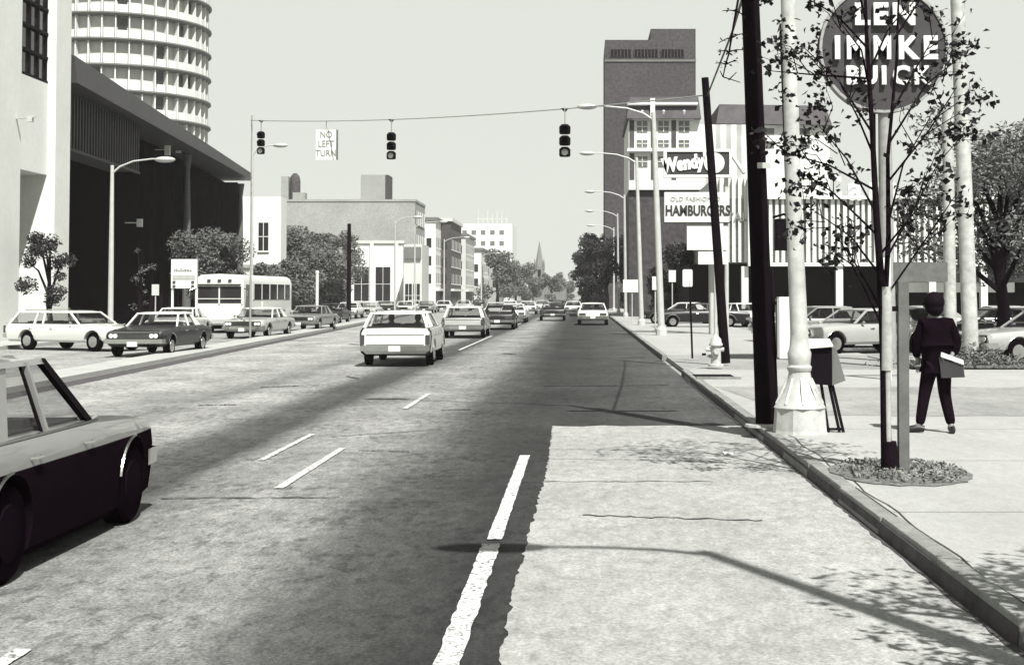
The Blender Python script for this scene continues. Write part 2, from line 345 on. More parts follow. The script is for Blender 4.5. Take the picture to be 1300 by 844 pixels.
# sidewalk joints
mb = MB()
for yy in [8.0,11.6,15.2,18.8,31,44,50,56,62,68,74,80]:
    mb.add([(KX+.17,yy,WALKZ+.004),(8.4,yy+.02,WALKZ+.004),(8.4,yy+.032,WALKZ+.004),(KX+.17,yy+.012,WALKZ+.004)], [(0,1,2,3)])
struct(mb.build('sidewalk_joints', M['stake']))
def ribbon(mb, pts, w, z):
    P = []
    for i, (x, y) in enumerate(pts):
        ww = w*random.uniform(.4,1.3); P.append(((x, y-ww/2, z), (x, y+ww/2, z)))
    for i in range(len(P)-1):
        mb.add([P[i][0], P[i+1][0], P[i+1][1], P[i][1]], [(0,1,2,3)])
mb = MB()
def seam(x0, x1, y, w, a=.04, z=.009, n=26, dy=0): ribbon(mb, [(x0+(x1-x0)*i/n, y+dy*i/n+random.uniform(-a,a)) for i in range(n+1)], w, z)
for (pa, pb, w) in [((205,633),(430,632),.045),((640,598+14),(905,612),.03),((700,583),(880,586),.02),((740,655),(968,662),.05),((690,490),(850,489),.16),((700,571),(860,572),.018),
                    ((420,555),(560,545),.06),((455,572),(520,574),.05),((330,492),(380,490),.2),((250,515),(300,514),.12),((560,521),(600,520),.1),((440,478),(456,481),.25),((690,455),(820,454),.2)]:
    a = gnd(*pa); b = gnd(*pb); seam(a.x, b.x, a.y, w, dy=b.y-a.y, z=.0105)
struct(mb.build('road_cracks', crack_m))
mb = MB()
P = [(2.60-.004*i+.02*sin(i*1.3)+random.uniform(-.01,.01), 18-i*.4) for i in range(30)]
for i in range(len(P)-1):
    w = .006
    mb.add([(P[i][0]-w,P[i][1],WALKZ+.007),(P[i+1][0]-w,P[i+1][1],WALKZ+.007),(P[i+1][0]+w,P[i+1][1],WALKZ+.007),(P[i][0]+w,P[i][1],WALKZ+.007)],[(0,3,2,1)])
struct(mb.build('sidewalk_crack', crack_m))
mb = MB(); random.seed(9); prev = None; yy = 6.0
while yy < 34:
    w = .035+random.uniform(0,.03)
    if prev: mb.add([(KX-prev[0],prev[1],.012),(KX-.001,prev[1],.012),(KX-.001,yy,.012),(KX-w,yy,.012)],[(0,1,2,3)])
    prev = (w, yy); yy += .15
struct(mb.build('dark_edge_strip', gut_m))  # kerb shadow on the road, painted as a narrow dark strip
# painted dashes (worn edges)
def dash(x, y0, y1, w, z=.012, wear=.006):
    n = max(4, int((y1-y0)/.12)); mb = MB(); prev = None
    for i in range(n+1):
        y = y0+(y1-y0)*i/n; l = x-w/2+random.uniform(-wear,wear*.4); r = x+w/2+random.uniform(-wear*.4,wear)
        if prev: mb.add([(prev[0],prev[2],z),(prev[1],prev[2],z),(r,y,z),(l,y,z)], [(0,1,2,3)])
        prev = (l, r, y)
    return struct(mb.build('lane_dash', paint_m))
dash(-.69, 11.15, 17.0, .115); dash(-.70, 7.2, 10.95, .13, wear=.012)
for y in (4.0, 14.1, 24.0): dash(-3.0, y, y+3.7, .09)
dash(-3.72, 16.5, 19.6, .07, wear=.015); dash(-4.35, 50, 68, .1); dash(-4.35, 88, 100, .1);
pp = gnd(925, 577); mb = MB(); mb.poly([(pp.x-.06,pp.y-.1,.013),(pp.x+.05,pp.y-.07,.013),(pp.x+.07,pp.y+.12,.013),(pp.x-.07,pp.y+.1,.02)],(0,0,.01))
setp(mb.build('paper_scrap', M['paper']), 'small white paper scrap lying on the road beside the kerb', 'litter')
# storm drain mouth at the kerb return
a = gnd(907, 478, WALKZ)
t = thing('storm_drain', (a.x, a.y, WALKZ), 'dark rectangular storm drain opening in the pavement near the hydrant', 'drain')
MB().box(-.42,.42,-.9,.75,.003,.012).build('grate', M['black'], t); 
MB().box(-.47,.47,-1.0,-.9,0,.05).build('frame', M['kerb'], t)

# ------------------------------------------------------------------ trees
def clumps(mb, centres, n, sz):
    for c, r in centres:
        k = int(n*r**1.5)
        for _ in range(k):
            d = Vector((random.gauss(0,1), random.gauss(0,1), random.gauss(0,1))).normalized()*r*random.random()**.45
            d.z *= .8; mb.leaf(Vector(c)+d, sz*random.uniform(.6,1.3))
def tree(x, y, z0, h, w, label, trunk_h=None, m='leaf', n=420, sz=.32, name='tree', group=None, seed=1, nc=16, low=.25):
    random.seed(seed)
    t = thing(name, (x, y, z0), label, 'tree', group)
    mb = MB(); th = trunk_h or h*.35; tr = h*.022+.03
    mb.tube([(0,0,-.05),(tr*.3,0,th*.5),(-tr*.4,0,th),(0,0,h*.75)], [tr*1.3,tr,tr*.8,tr*.25], 8)
    cs = []
    for i in range(nc):
        a = random.uniform(0, 2*pi); zz = random.uniform(low, .93); rad = w*.5*sqrt(max(.05, 1-((zz-.58)/.5)**2))*random.uniform(.25,.95)
        c = Vector((rad*cos(a), rad*sin(a), zz*h)); cs.append((c, w*random.uniform(.13,.24)))
        if i % 2 == 0: mb.tube([(0,0,max(th*.7,c.z*.55)), tuple(c*.55+Vector((0,0,c.z*.35))), tuple(c)], [tr*.5,tr*.3,tr*.1], 5)
    mb.build('trunk', M['bark'], t, smooth=60)
    lf = MB(); clumps(lf, cs, n, sz); lf.build('crown', M[m], t)
    return t

# ------------------------------------------------------------------ buildings
def rect_front(mb, x0, x1, y, z0, z1, d=.1): mb.box(x0, x1, y-d, y, z0, z1)

# 1 white corner building, street face towards +x
def left_white():
    X = -23.0; y1 = 63.6; H = 19
    t = thing('corner_building', (X, 50, 0), 'tall white rendered corner building at the left edge with one dark many-paned window', 'building')
    t.location = (0,0,0)
    # piers and bays as walls; street face at X
    bay0 = at(24, 100, 1).x  # direction only
    yb0 = -X*FPX/(740-24); yb1 = -X*FPX/(740-66); yp = -X*FPX/(740-87)
    w = MB()
    w.box(X-12, X, 30, yb0, 0, H)                    # near pier
    w.box(X-12, X, yb1+.2, yp, 0, H)                 # far pier
    zt = CAMH+(376-105)/FPX*yb1                     # window sill height
    zo = CAMH+(376-212)/FPX*yb0                     # entrance lintel
    w.box(X-12, X-.35, yb0, yb1+.2, zo, zt); w.box(X-12, X-.35, yb0, yb1+.2, H-1, H)
    w.box(X-12, X-3.2, yb0, yb1+.2, 0, zo); w.box(X-12, X-.6, yb0, yb1+.2, zt, H-1)
    w.build('wall', M['whitewall'], t)
    MB().box(X-3.2, X-3.1, yb0+.05, yb0+1.9, 0.14, zo-.02).build('door', M['black'], t)
    p = MB(); p.box(X-.6, X-.5, yb0+.02, yb1+.18, zt, H-1)
    f = p.build('window', M['pane'], t); setp(f, 'tall dark window with heavy black glazing bars')
    g = MB()
    n = 4
    for i in range(n+1):
        yy = yb0+.02+(yb1+.1-yb0)*i/n; g.box(X-.5, X-.4, yy, yy+.1, zt, H-1)
    zz = zt
    while zz < H-1: g.box(X-.5, X-.36, yb0, yb1+.2, zz, zz+.12); zz += 1.05
    g.build('frame', M['black'], f)
    # two raised fascia lines and a small bracket
    br = MB(); c = at(15,150,57.5); br.bar((X-.0, 57.5, c.z), (X+.9, 57.2, c.z+.03), .1); br.box(X+.55, X+.75, 57.2, 57.4, c.z-.18, c.z); br.build('bracket_lamp', M['galv'], t)
    vs = MB(); z = at(0, 345, 55).z; vs.box(X, X+.12, 54.9, 55.3, z-.7, z); vs.build('wall_box', M['black'], t)
left_white()

# 2 black building with sloping fascia
def left_black():
    A = Vector((-23.3, 63.9, 0)); B = Vector((-26.3, 114.5, 0)); d = (B-A); L = d.length; u = d/L; yaw = atan2(u.y, u.x)-pi/2
    t = thing('black_clad_building', (A.x, A.y, 0), 'long black clad building under a sloping grey metal eave beside the white corner building', 'building', rz=yaw)
    Hn, Hf = 13.1, 12.1      # roofline
    def zr(y): return Hn+(Hf-Hn)*y/L
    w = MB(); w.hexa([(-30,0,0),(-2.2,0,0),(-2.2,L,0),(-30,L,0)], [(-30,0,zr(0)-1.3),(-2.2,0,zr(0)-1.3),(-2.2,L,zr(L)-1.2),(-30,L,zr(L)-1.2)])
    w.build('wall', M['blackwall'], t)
    # black end pier next to white building
    MB().box(-2.2, -1.6, 0, 4, 0, zr(0)-1.3).build('pier', M['blackwall'], t)
    r = MB(); h0 = 1.5; h1 = .35
    r.hexa([(-30,-.1,zr(0)-1.3),(.5,-.1,zr(0)-h0-.1),(-.3,L,zr(L)-.9),(-30,L,zr(L)-1.2)], [(-4.2,-.1,zr(0)+.9),(.35,-.1,zr(0)-.35),(-.35,L,zr(L)-.35),(-4.2,L,zr(L)+.15)])
    ro = r.build('roof', M['fascia'], t)
    s = MB(); s.box(-2.2, -.6, 2.2, 15, zr(0)-4.3, zr(0)-1.6); s.build('sign_box', M['ribpanel'], t)
    rb = MB(); y = 2.3
    while y < 15: rb.box(-.6, -.48, y, y+.16, zr(0)-4.3, zr(0)-1.75); y += .48
    rb.box(-.62,-.42,2.15,15,zr(0)-4.42,zr(0)-4.3); rb.build('sign_ribs', M['sign_dark'], t)
    # tall flared columns
    for px, y0 in ((262, 0), (324, 0)):
        Y = 0
        for k in range(60):      # solve distance on facade line
            pos = A+u*(k*.85)+Vector((0,0,0)); X = pos.x+.1
            if (740+X/pos.y*FPX) >= px: Y = k*.85; break
        c = MB(); c.tube([(-1.2,Y,0),(-1.2,Y,zr(Y)-5),(-1.2,Y,zr(Y)-2.2),(-1.2,Y,zr(Y)-1.2)], [.3,.22,.16,.3], 10); c.build('column', M['stake'], t, smooth=60)
    fins = MB()
    y = 22
    while y < L-.5: fins.box(-2.2,-1.95,y,y+.16,.2,zr(y)-1.35); y += 2.6
    fins.box(-2.2,-1.2,L-2.2,L-1.7,0,zr(L)-1.2); fins.box(-2.2,-1.2,L-.6,L,0,zr(L)-1.2); fins.build('mullions', M['blackfin'], t)
    # lit fittings under the eave
    for px, py, wpx, hpx in ((148,186,12,7),(147,169,9,4),(170,186,4,7),(124,162,3,3),(176,283,5,10),(210,190,8,14),(224,190,5,8)):
        k = 0
        while True:
            pos = A+u*k
            if 740+(pos.x-1.4)/pos.y*FPX >= px or k > L-1: break
            k += .25
        z = CAMH+(376-py)/FPX*pos.y; s_ = pos.y/FPX
        l = MB(); l.box(-1.5,-1.2,k-wpx*s_*.5,k+wpx*s_*.5,z-hpx*s_/2,z+hpx*s_/2); l.bar((-2.2,k,z),(-1.5,k,z),.06)
        l.build('wall_fitting', M['white'], t)
    return t
left_black()

# 3 round hotel tower
def round_tower():
    c = at(150, 100, 176); cx, cy = c.x, 176; Rr = 10.9
    t = thing('round_tower', (cx, cy, 0), 'round white hotel tower with dark floor rings rising behind the black building', 'building')
    fh = 3.03; z0 = CAMH+(376-128)/FPX*176-8*fh
    wl = MB(); wl.lathe([(Rr-.75, 0), (Rr-.75, z0+fh*15)], 72); wl.build('wall', M['cream'], t, smooth=30)
    for i in range(0, 16):
        z = z0+i*fh
        rg = MB(); n = 96
        rg.lathe([(Rr-.8, z-.42),(Rr+.05, z-.40),(Rr+.32, z-.2),(Rr+.3, z-.02),(Rr-.8, z)], n)
        rg.build('floor_ring', M['midwall'], t, smooth=30)
    for i in range(4, 15):
        z = z0+i*fh
        fn = MB(); gl = MB(); pn = MB(); n = 44
        for k in range(n):
            a = 2*pi*k/n
            if sin(a) > .35: continue
            ca, sa = cos(a), sin(a)
            r0, r1 = Rr-.75, Rr-.05; w = .07
            fn.hexa([(r0*ca-w*-sa, r0*sa-w*ca, z),(r1*ca-w*-sa, r1*sa-w*ca, z),(r1*ca+w*-sa, r1*sa+w*ca, z),(r0*ca+w*-sa, r0*sa+w*ca, z)],
                    [(r0*ca-w*-sa, r0*sa-w*ca, z+fh-.42),(r1*ca-w*-sa, r1*sa-w*ca, z+fh-.42),(r1*ca+w*-sa, r1*sa+w*ca, z+fh-.42),(r0*ca+w*-sa, r0*sa+w*ca, z+fh-.42)])
            a0 = a+.02; a1 = a+2*pi/n-.02; rg = Rr-.62
            def P(a, r, zz): return (r*cos(a), r*sin(a), zz)
            if random.random() < .28:
                gl = MB(); gl.hexa([P(a0,rg-.1,z+.9),P(a1,rg-.1,z+.9),P(a1,rg+.02,z+.9),P(a0,rg+.02,z+.9)],[P(a0,rg-.1,z+2.5),P(a1,rg-.1,z+2.5),P(a1,rg+.02,z+2.5),P(a0,rg+.02,z+2.5)]); gl.build('window', M['pane'], t)
            rr = Rr-.12
            pn.hexa([P(a0,rr-.08,z+.02),P(a1,rr-.08,z+.02),P(a1,rr,z+.02),P(a0,rr,z+.02)],[P(a0,rr-.08,z+.95),P(a1,rr-.08,z+.95),P(a1,rr,z+.95),P(a0,rr,z+.95)])
        fn.add(pn.v, pn.f); fn.build('balcony', M['whitewall'], t)
round_tower()

def windows(parent, face, xs, zs, w, h, fixed, m='pane', frame=True, sill='white', depth=.08):
    """face 'y': wall facing -y at y=fixed; face 'x': facing +x at x=fixed"""
    for x in xs:
        for z in zs:
            mb = MB()
            if face == 'y': mb.box(x-w/2, x+w/2, fixed-depth, fixed-.02, z, z+h)
            else: mb.box(fixed+.02, fixed+depth, x-w/2, x+w/2, z, z+h)
            o = mb.build('window', M[m], parent)
            if frame:
                fb = MB()
                if face == 'y':
                    fb.box(x-w/2-.08, x+w/2+.08, fixed-depth-.08, fixed, z-.14, z-.01); fb.box(x-.03, x+.03, fixed-depth-.03, fixed-depth, z, z+h)
                    fb.box(x-w/2, x+w/2, fixed-depth-.03, fixed-depth-.001, z+h/2-.03, z+h/2+.03)
                else:
                    fb.box(fixed, fixed+depth+.08, x-w/2-.08, x+w/2+.08, z-.14, z-.01); fb.box(fixed+depth, fixed+depth+.03, x-.03, x+.03, z, z+h)
                fb.build('frame', M[sill], o)

# 4 small white block next to black building
def small_white():
    a = at(333, 335, 132); b = at(357, 250, 132)
    t = thing('narrow_white_building', (0,0,0), 'narrow white building with dark openings past the black building', 'building')
    MB().box(a.x-6, b.x, 132, 134.5, 0, b.z).build('wall', M['whitewall'], t)
    MB().box(a.x-6, b.x+.15, 131.8, 134.6, b.z-6.6, b.z-6.3).build('band', M['greywall'], t)
    windows(t, 'y', [a.x+.1], [b.z-5, b.z-9.4], .9, 2.6, 132)
    windows(t, 'y', [a.x+1.4], [.5], 1.4, 2.4, 132)
small_white()

# 5 grey brick block with roof boxes
def grey_block():
    Y = 223
    a = at(357, 258, Y); b = at(527, 256, Y); z = b.z
    t = thing('grey_brick_block', (0,0,0), 'grey brick block with a stair box on its flat roof beyond the left trees', 'building')
    MB().box(a.x, b.x, Y, Y+14, 0, z).build('wall', M['greywall'], t)
    MB().box(a.x-.1, b.x+.1, Y-.12, Y+14.1, z, z+.35).build('parapet', M['greywall'], t)
    s0 = at(458, 222, Y+3); s1 = at(489, 222, Y+3)
    MB().box(s0.x, s1.x, Y+3, Y+8, z+.35, s0.z).build('stair_box', M['greywall'], t)
    MB().box(s1.x, s1.x+.5, Y+3.2, Y+8, z+.35, s0.z).build('stair_box_side', M['tower'], t)
    c0 = at(357, 224, Y+2); c1 = at(366, 224, Y+2); MB().box(c0.x, c1.x, Y+2, Y+4, z+.35, c0.z).build('chimney', M['greywall'], t)
    k = at(373, 243, Y+2); mb = MB(); mb.lathe([(.85,z+.35),(.85,z+3.4),(.7,z+4.2),(.3,z+4.7)], 16, (k.x, Y+3)); mb.build('roof_tank', M['tower'], t, smooth=50)
    k = at(378, 243, Y+1); MB().box(k.x-.8,k.x+1.1,Y+1,Y+3,z+.35,z+1.5).build('roof_cabin', M['greywall'], t)
    windows(t, 'y', [a.x+3+i*2.9 for i in range(6)], [4.5], 1.0, 1.6, Y, m='pane_mid')
    # street end: dark strip windows, one per storey
    for zz in (z-3.6, z-7.4, z-11.2, z-15):
        o = MB().box(b.x+.02, b.x+.12, Y+1, Y+12, zz, zz+2.3).build('window', M['pane'], t)
        o2 = MB()
        for i in range(5): o2.box(b.x+.12, b.x+.18, Y+1+i*2.7, Y+1.25+i*2.7, zz, zz+2.3)
        o2.build('frame', M['white'], o)
    # small aerial behind
grey_block()
def annex():
    Y = 205; z = at(0, 309, Y).z
    a = at(446, 0, Y).x; b = at(513, 0, Y).x
    t = thing('pale_shopfront_building', (0,0,0), 'pale two storey building with tall dark arched bays before the grey block', 'building')
    MB().box(a, b, Y, Y+12, 0, z).build('wall', M['whitewall'], t)
    MB().box(a-.2, b+.2, Y-.25, Y+12, z, z+.4).build('cornice', M['cream'], t)
    windows(t, 'y', [at(461,0,Y).x, at(488,0,Y).x], [1.2], 2.1, 4.9, Y, frame=True)
    for x in (a+.25, at(474,0,Y).x, b-.9): MB().box(x-.25, x+.25, Y-.3, Y-.01, 0, z).build('pilaster', M['white'], t)
    t2 = thing('striped_awning_building', (0,0,0), 'small shop front with a dark signboard right of the pale arched building', 'building')
    c = at(513,0,196).x+.1; d = at(537,0,196).x; zz = at(0,310,196).z
    MB().box(c, d, 196, 204.8, 0, zz).build('wall', M['cream'], t2)
    MB().box(c+.1, d-.1, 195.6, 196, zz-2, zz-.4).build('signboard', M['midwall'], t2)
    windows(t2, 'y', [c+.7, c+1.8], [.4], .9, 3.2, 196)
annex()
def far_left():
    specs = [ # px0, px1, ytop, Y, wall, label
        (538, 554, 280, 262, 'whitewall', 'white plain gabled wall of a narrow block down the left side'),
        (554, 573, 281, 272, 'tower', 'dark brick block with pale cornice past the white wall'),
        (573, 592, 300, 300, 'cream', 'pale corner block with a dark bracketed cornice'),
        (592, 612, 318, 330, 'whitewall', 'white shop row with small awnings further down the left side'),
        (612, 634, 333, 380, 'greywall', 'low grey row of shops before the far trees')]
    for i, (p0, p1, yt, Y, m, lab) in enumerate(specs):
        a = at(p0, 0, Y).x; b = at(p1, 0, Y).x; z = at(0, yt, Y).z
        t = thing('shop_building', (0,0,0), lab, 'building', 'buildings receding down the left side of the street')
        MB().box(a-7, b, Y, Y+24, 0, z).build('wall', M[m], t)
        MB().box(a-7.2, b+.4, Y-.4, Y+24, z, z+.6).build('cornice', M['cream' if m == 'tower' else 'midwall'], t)
        st = int((z-3.6)//3.4)
        windows(t, 'x', [Y+2.5+k*3.2 for k in range(7)], [4.3+s*3.3 for s in range(max(1, st))], 1.2, 1.9, b)
        windows(t, 'y', [b-1.2-k*1.9 for k in range(2)], [4.3+s*3.3 for s in range(max(1, st))], .9, 1.7, Y, frame=False)
        MB().box(b, b+.6, Y+1, Y+23, 2.9, 3.3).build('awning', M['white'], t)
        MB().box(b-.02, b+.1, Y+1, Y+22, .3, 2.8).build('shop_window', M['pane'], t)
    # pale big building far behind
    Y = 520; a = at(572,0,Y).x; b = at(651,0,Y).x; z = at(0,284,Y).z
    t = thing('office_building', (0,0,0), 'broad very pale office block far behind with roof lettering frame', 'building')
    MB().box(a, b, Y, Y+30, 0, z).build('wall', M['palewall'], t)
    windows(t, 'y', [a+2+k*3.4 for k in range(6)], [z-4-s*4 for s in range(3)], 1.6, 1.6, Y, m='pane_mid', frame=False)
    f = MB()
    for k in range(7):
        x = at(607+k*6,0,Y).x; f.bar((x,Y+4,z),(x,Y+4,z+random.uniform(3.2,5.5)),.35)
    f.bar((at(604,0,Y).x,Y+4,z+2),(at(645,0,Y).x,Y+4,z+2),.3); f.build('roof_frame', M['galv'], t)
    # church
    Y = 430; cx = at(685,0,Y).x
    t = thing('church', (cx, Y, 0), 'grey stone church with a pointed spire at the end of the street', 'church')
    zt = at(0,338,Y).z; zs = at(0,306,Y).z
    MB().box(-1.5,1.5,0,3,0,zt).build('tower', M['stone'], t)
    sp = MB(); sp.lathe([(1.55,zt),(.9,zt+3),(.05,zs)], 8, (0,1.5), pi/8); sp.build('spire', M['stone'], t)
    for sx in (-1.4,1.4): MB().lathe([(.3,zt-1),(.3,zt+.6),(.02,zt+2.4)], 6, (sx,.1)).build('pinnacle', M['stone'], t)
    MB().box(-.45,.45,-.06,-.005,zt-4,zt-1).build('belfry_opening', M['slot'], t)
    zn = zt-4.2
    nv = MB(); nv.poly([(1.5,1,0),(8,1,0),(8,1,zn-2.5),(4.8,1,zn+1),(1.5,1,zn-2.3)],(0,22,0)); nv.build('nave', M['stone'], t)
    MB().box(-7,-1.5,2,20,0,zn-3).build('side_hall', M['greywall'], t)
far_left()

# right: dark tower
def dark_tower():
    Y = 200
    x0 = at(768,0,Y).x; x1 = at(826,0,Y).x; x2 = at(883,0,Y).x
    z1 = at(0,51,Y).z; z2 = at(0,37,Y).z
    t = thing('office_tower', (0,0,0), 'tall dark brick office tower with three louvre bands near its stepped top', 'building')
    w = MB(); w.box(x0, x1, Y, Y+16, 0, z1); w.box(x1, x2, Y, Y+16, 0, z2); w.build('wall', M['tower'], t)
    for a, b in ((775,801),(805,835),(839,868)):
        xa = at(a,0,Y).x; xb = at(b,0,Y).x; za = at(0,73,Y).z; zb = at(0,63,Y).z
        o = MB().box(xa, xb, Y-.06, Y-.01, za, zb).build('louvre', M['slot'], t)
        s = MB(); n = int((xb-xa)/.42)
        for i in range(n+1): s.box(xa+i*(xb-xa)/n-.05, xa+i*(xb-xa)/n+.05, Y-.2, Y-.06, za, zb)
        s.build('fins', M['tower'], o)
    s = MB(); zt = at(0,76,Y).z; s.box(x0-.05, x2+.05, Y-.14, Y-.003, zt-.3, zt); s.build('string_course', M['midwall'], t)
dark_tower()

# white mansard building
def mansard():
    Y = 122
    X = lambda p: at(p,0,Y).x
    Z = lambda p: at(0,p,Y).z
    t = thing('mansard_building', (0,0,0), 'white building with pedimented windows under a dark mansard roof before the tower', 'building')
    MB().box(X(798), X(888), Y, Y+14, Z(241), Z(152)).build('wall', M['whitewall'], t)
    MB().box(X(798), X(960), Y+.4, Y+14, 0, Z(241)-.01).build('ground_floor', M['tower'], t)
    r = MB(); r.hexa([(X(795),Y-.7,Z(152)),(X(889),Y-.7,Z(152)),(X(889),Y+14,Z(152)),(X(795),Y+14,Z(152))], [(X(800),Y+.6,Z(122)),(X(887),Y+.6,Z(122)),(X(887),Y+13,Z(122)),(X(800),Y+13,Z(122))])
    r.build('roof', M['darkroof'], t)
    MB().box(X(796), X(885), Y-.5, Y-.1, Z(134), Z(131)).build('cornice', M['white'], t)
    MB().box(X(828)-.2, X(828)+.2, Y-.55, Y+.2, Z(150), Z(126)).build('roof_post', M['white'], t)
    MB().box(X(796), X(886), Y-.5, Y-.01, Z(193), Z(189)).build('balcony_slab', M['white'], t)
    # dark gaps between bays
    for a, b in ((799,805),(826,832),(852,858)):
        MB().box(X(a), X(b), Y-.05, Y-.01, Z(188), Z(153)).build('recess', M['darkroof'], t)
        MB().box(X(a), X(b), Y-.05, Y-.01, Z(228), Z(195)).build('recess', M['darkroof'], t)
    for p in (815, 842, 868):
        for (zt, zb, ped) in ((154,168,1),(178,187,0),(199,212,0)):
            o = MB().box(X(p)-.45, X(p)+.45, Y-.06, Y-.01, Z(zb), Z(zt)).build('window', M['pane_mid'], t)
            f = MB(); f.box(X(p)-.03,X(p)+.03,Y-.1,Y-.06,Z(zb),Z(zt)); f.box(X(p)-.45,X(p)+.45,Y-.1,Y-.062,(Z(zb)+Z(zt))/2-.03,(Z(zb)+Z(zt))/2+.03)
            f.build('frame', M['white'], o)
            if ped:
                g = MB(); g.poly([(X(p)-.9,Y-.1,Z(153)),(X(p)+.9,Y-.1,Z(153)),(X(p),Y-.1,Z(144))],(0,-.3,0)); g.ball((X(p),Y-.25,Z(142)),.12,8,6); g.build('pediment', M['white'], o)
    # second wing
    MB().box(X(888)+.01, X(960), Y+.2, Y+14, Z(241), Z(158)).build('stripe_wing', M['strip'], t)
    t2 = thing('white_wing_building', (0,0,0), 'white block with a long dark mansard roof behind the utility pole', 'building')
    Y2 = 128; X = lambda p: at(p,0,Y2).x; Z = lambda p: at(0,p,Y2).z
    MB().box(X(922), X(1052), Y2, Y2+12, 0, Z(157)).build('wall', M['whitewall'], t2)
    r = MB(); r.hexa([(X(908),Y2-.6,Z(158)),(X(1054),Y2-.6,Z(160)),(X(1054),Y2+12,Z(158)),(X(908),Y2+12,Z(158))], [(X(914),Y2+.8,Z(131)),(X(1049),Y2+.8,Z(133)),(X(1049),Y2+11,Z(131)),(X(914),Y2+11,Z(131))]); r.build('roof', M['darkroof'], t2)
    for p in (932, 975, 1020):
        for zt, zb in ((163,171),(180,188)):
            o = MB().box(X(p)-.5, X(p)+.5, Y2-.06, Y2-.01, Z(zb), Z(zt)).build('window', M['pane_mid'], t2)
            MB().box(X(p)-.7, X(p)+.7, Y2-.2, Y2-.062, Z(zt), Z(zt)+.25).build('lintel', M['white'], o)
mansard()

# dealership with fluted upper wall
def dealership():
    Y = 92
    X = lambda p: at(p,0,Y).x
    Z = lambda p: at(0,p,Y).z
    t = thing('dealership_building', (0,0,0), 'car dealership with a fluted white upper wall over dark showroom openings', 'building')
    fl = MB(); x = X(905); 
    MB().box(X(905), X(1420), Y+.25, Y+25, Z(333), Z(252)).build('upper_wall', M['greywall'], t)
    n = 0
    pitch = .40
    while x < X(1420):
        top = Z(253); 
        if x < X(957): top = Z(226)
        fl.box(x, x+pitch*random.choice((.45,.5,.6,.62)), Y-.05, Y+.25, Z(333)+.01, top); x += pitch; n += 1
    fl.build('fluted_panels', M['whitewall'], t)
    MB().box(X(905), X(957), Y+.26, Y+12, Z(252)+.01, Z(226)).build('stair_tower', M['cream'], t)
    MB().box(X(958), X(1422), Y-.3, Y+.24, Z(253), Z(249.5)).build('parapet', M['white'], t)
    MB().box(X(958), X(1422), Y-.35, Y+1, Z(338), Z(333.5)).build('fascia', M['white'], t)
    MB().box(X(880), X(1420), Y+4, Y+25, 0.1, Z(333)-.02).build('showroom_wall', M['slot'], t)
    MB().box(X(1150), X(1420), Y+1.0, Y+3.9, Z(358), Z(338)-.02).build('panel', M['midwall'], t)
    MB().box(X(1150), X(1290), Y+1.0, Y+3.9, Z(371), Z(358)-.02).build('panel_band', M['white'], t)
    for p in (944, 1063, 1121, 1180, 1245): MB().box(X(p)-.22, X(p)+.22, Y-.2, Y+.24, .1, Z(338)-.01).build('column', M['white'], t)
    MB().box(X(955)-.4, X(955)+.4, Y-.7, Y-.1, Z(338), Z(226)).build('fluted_corner', M['white'], t)
    # roof letters
    for ch, p, s in (('C',1052,2.1),('a',1083,2.3),('r',1108,2.3),('s',1128,2.3)):
        text('roof_letter', ch, s, M['white'], t, (X(p), Y-.15, Z(240)), ext=.12, off=.06)
    sg = text('wall_lettering', 'CATALOG', .78, M['ink_mid'], t, (X(936), Y-.12, Z(276)), ext=.02, off=.01)
dealership()

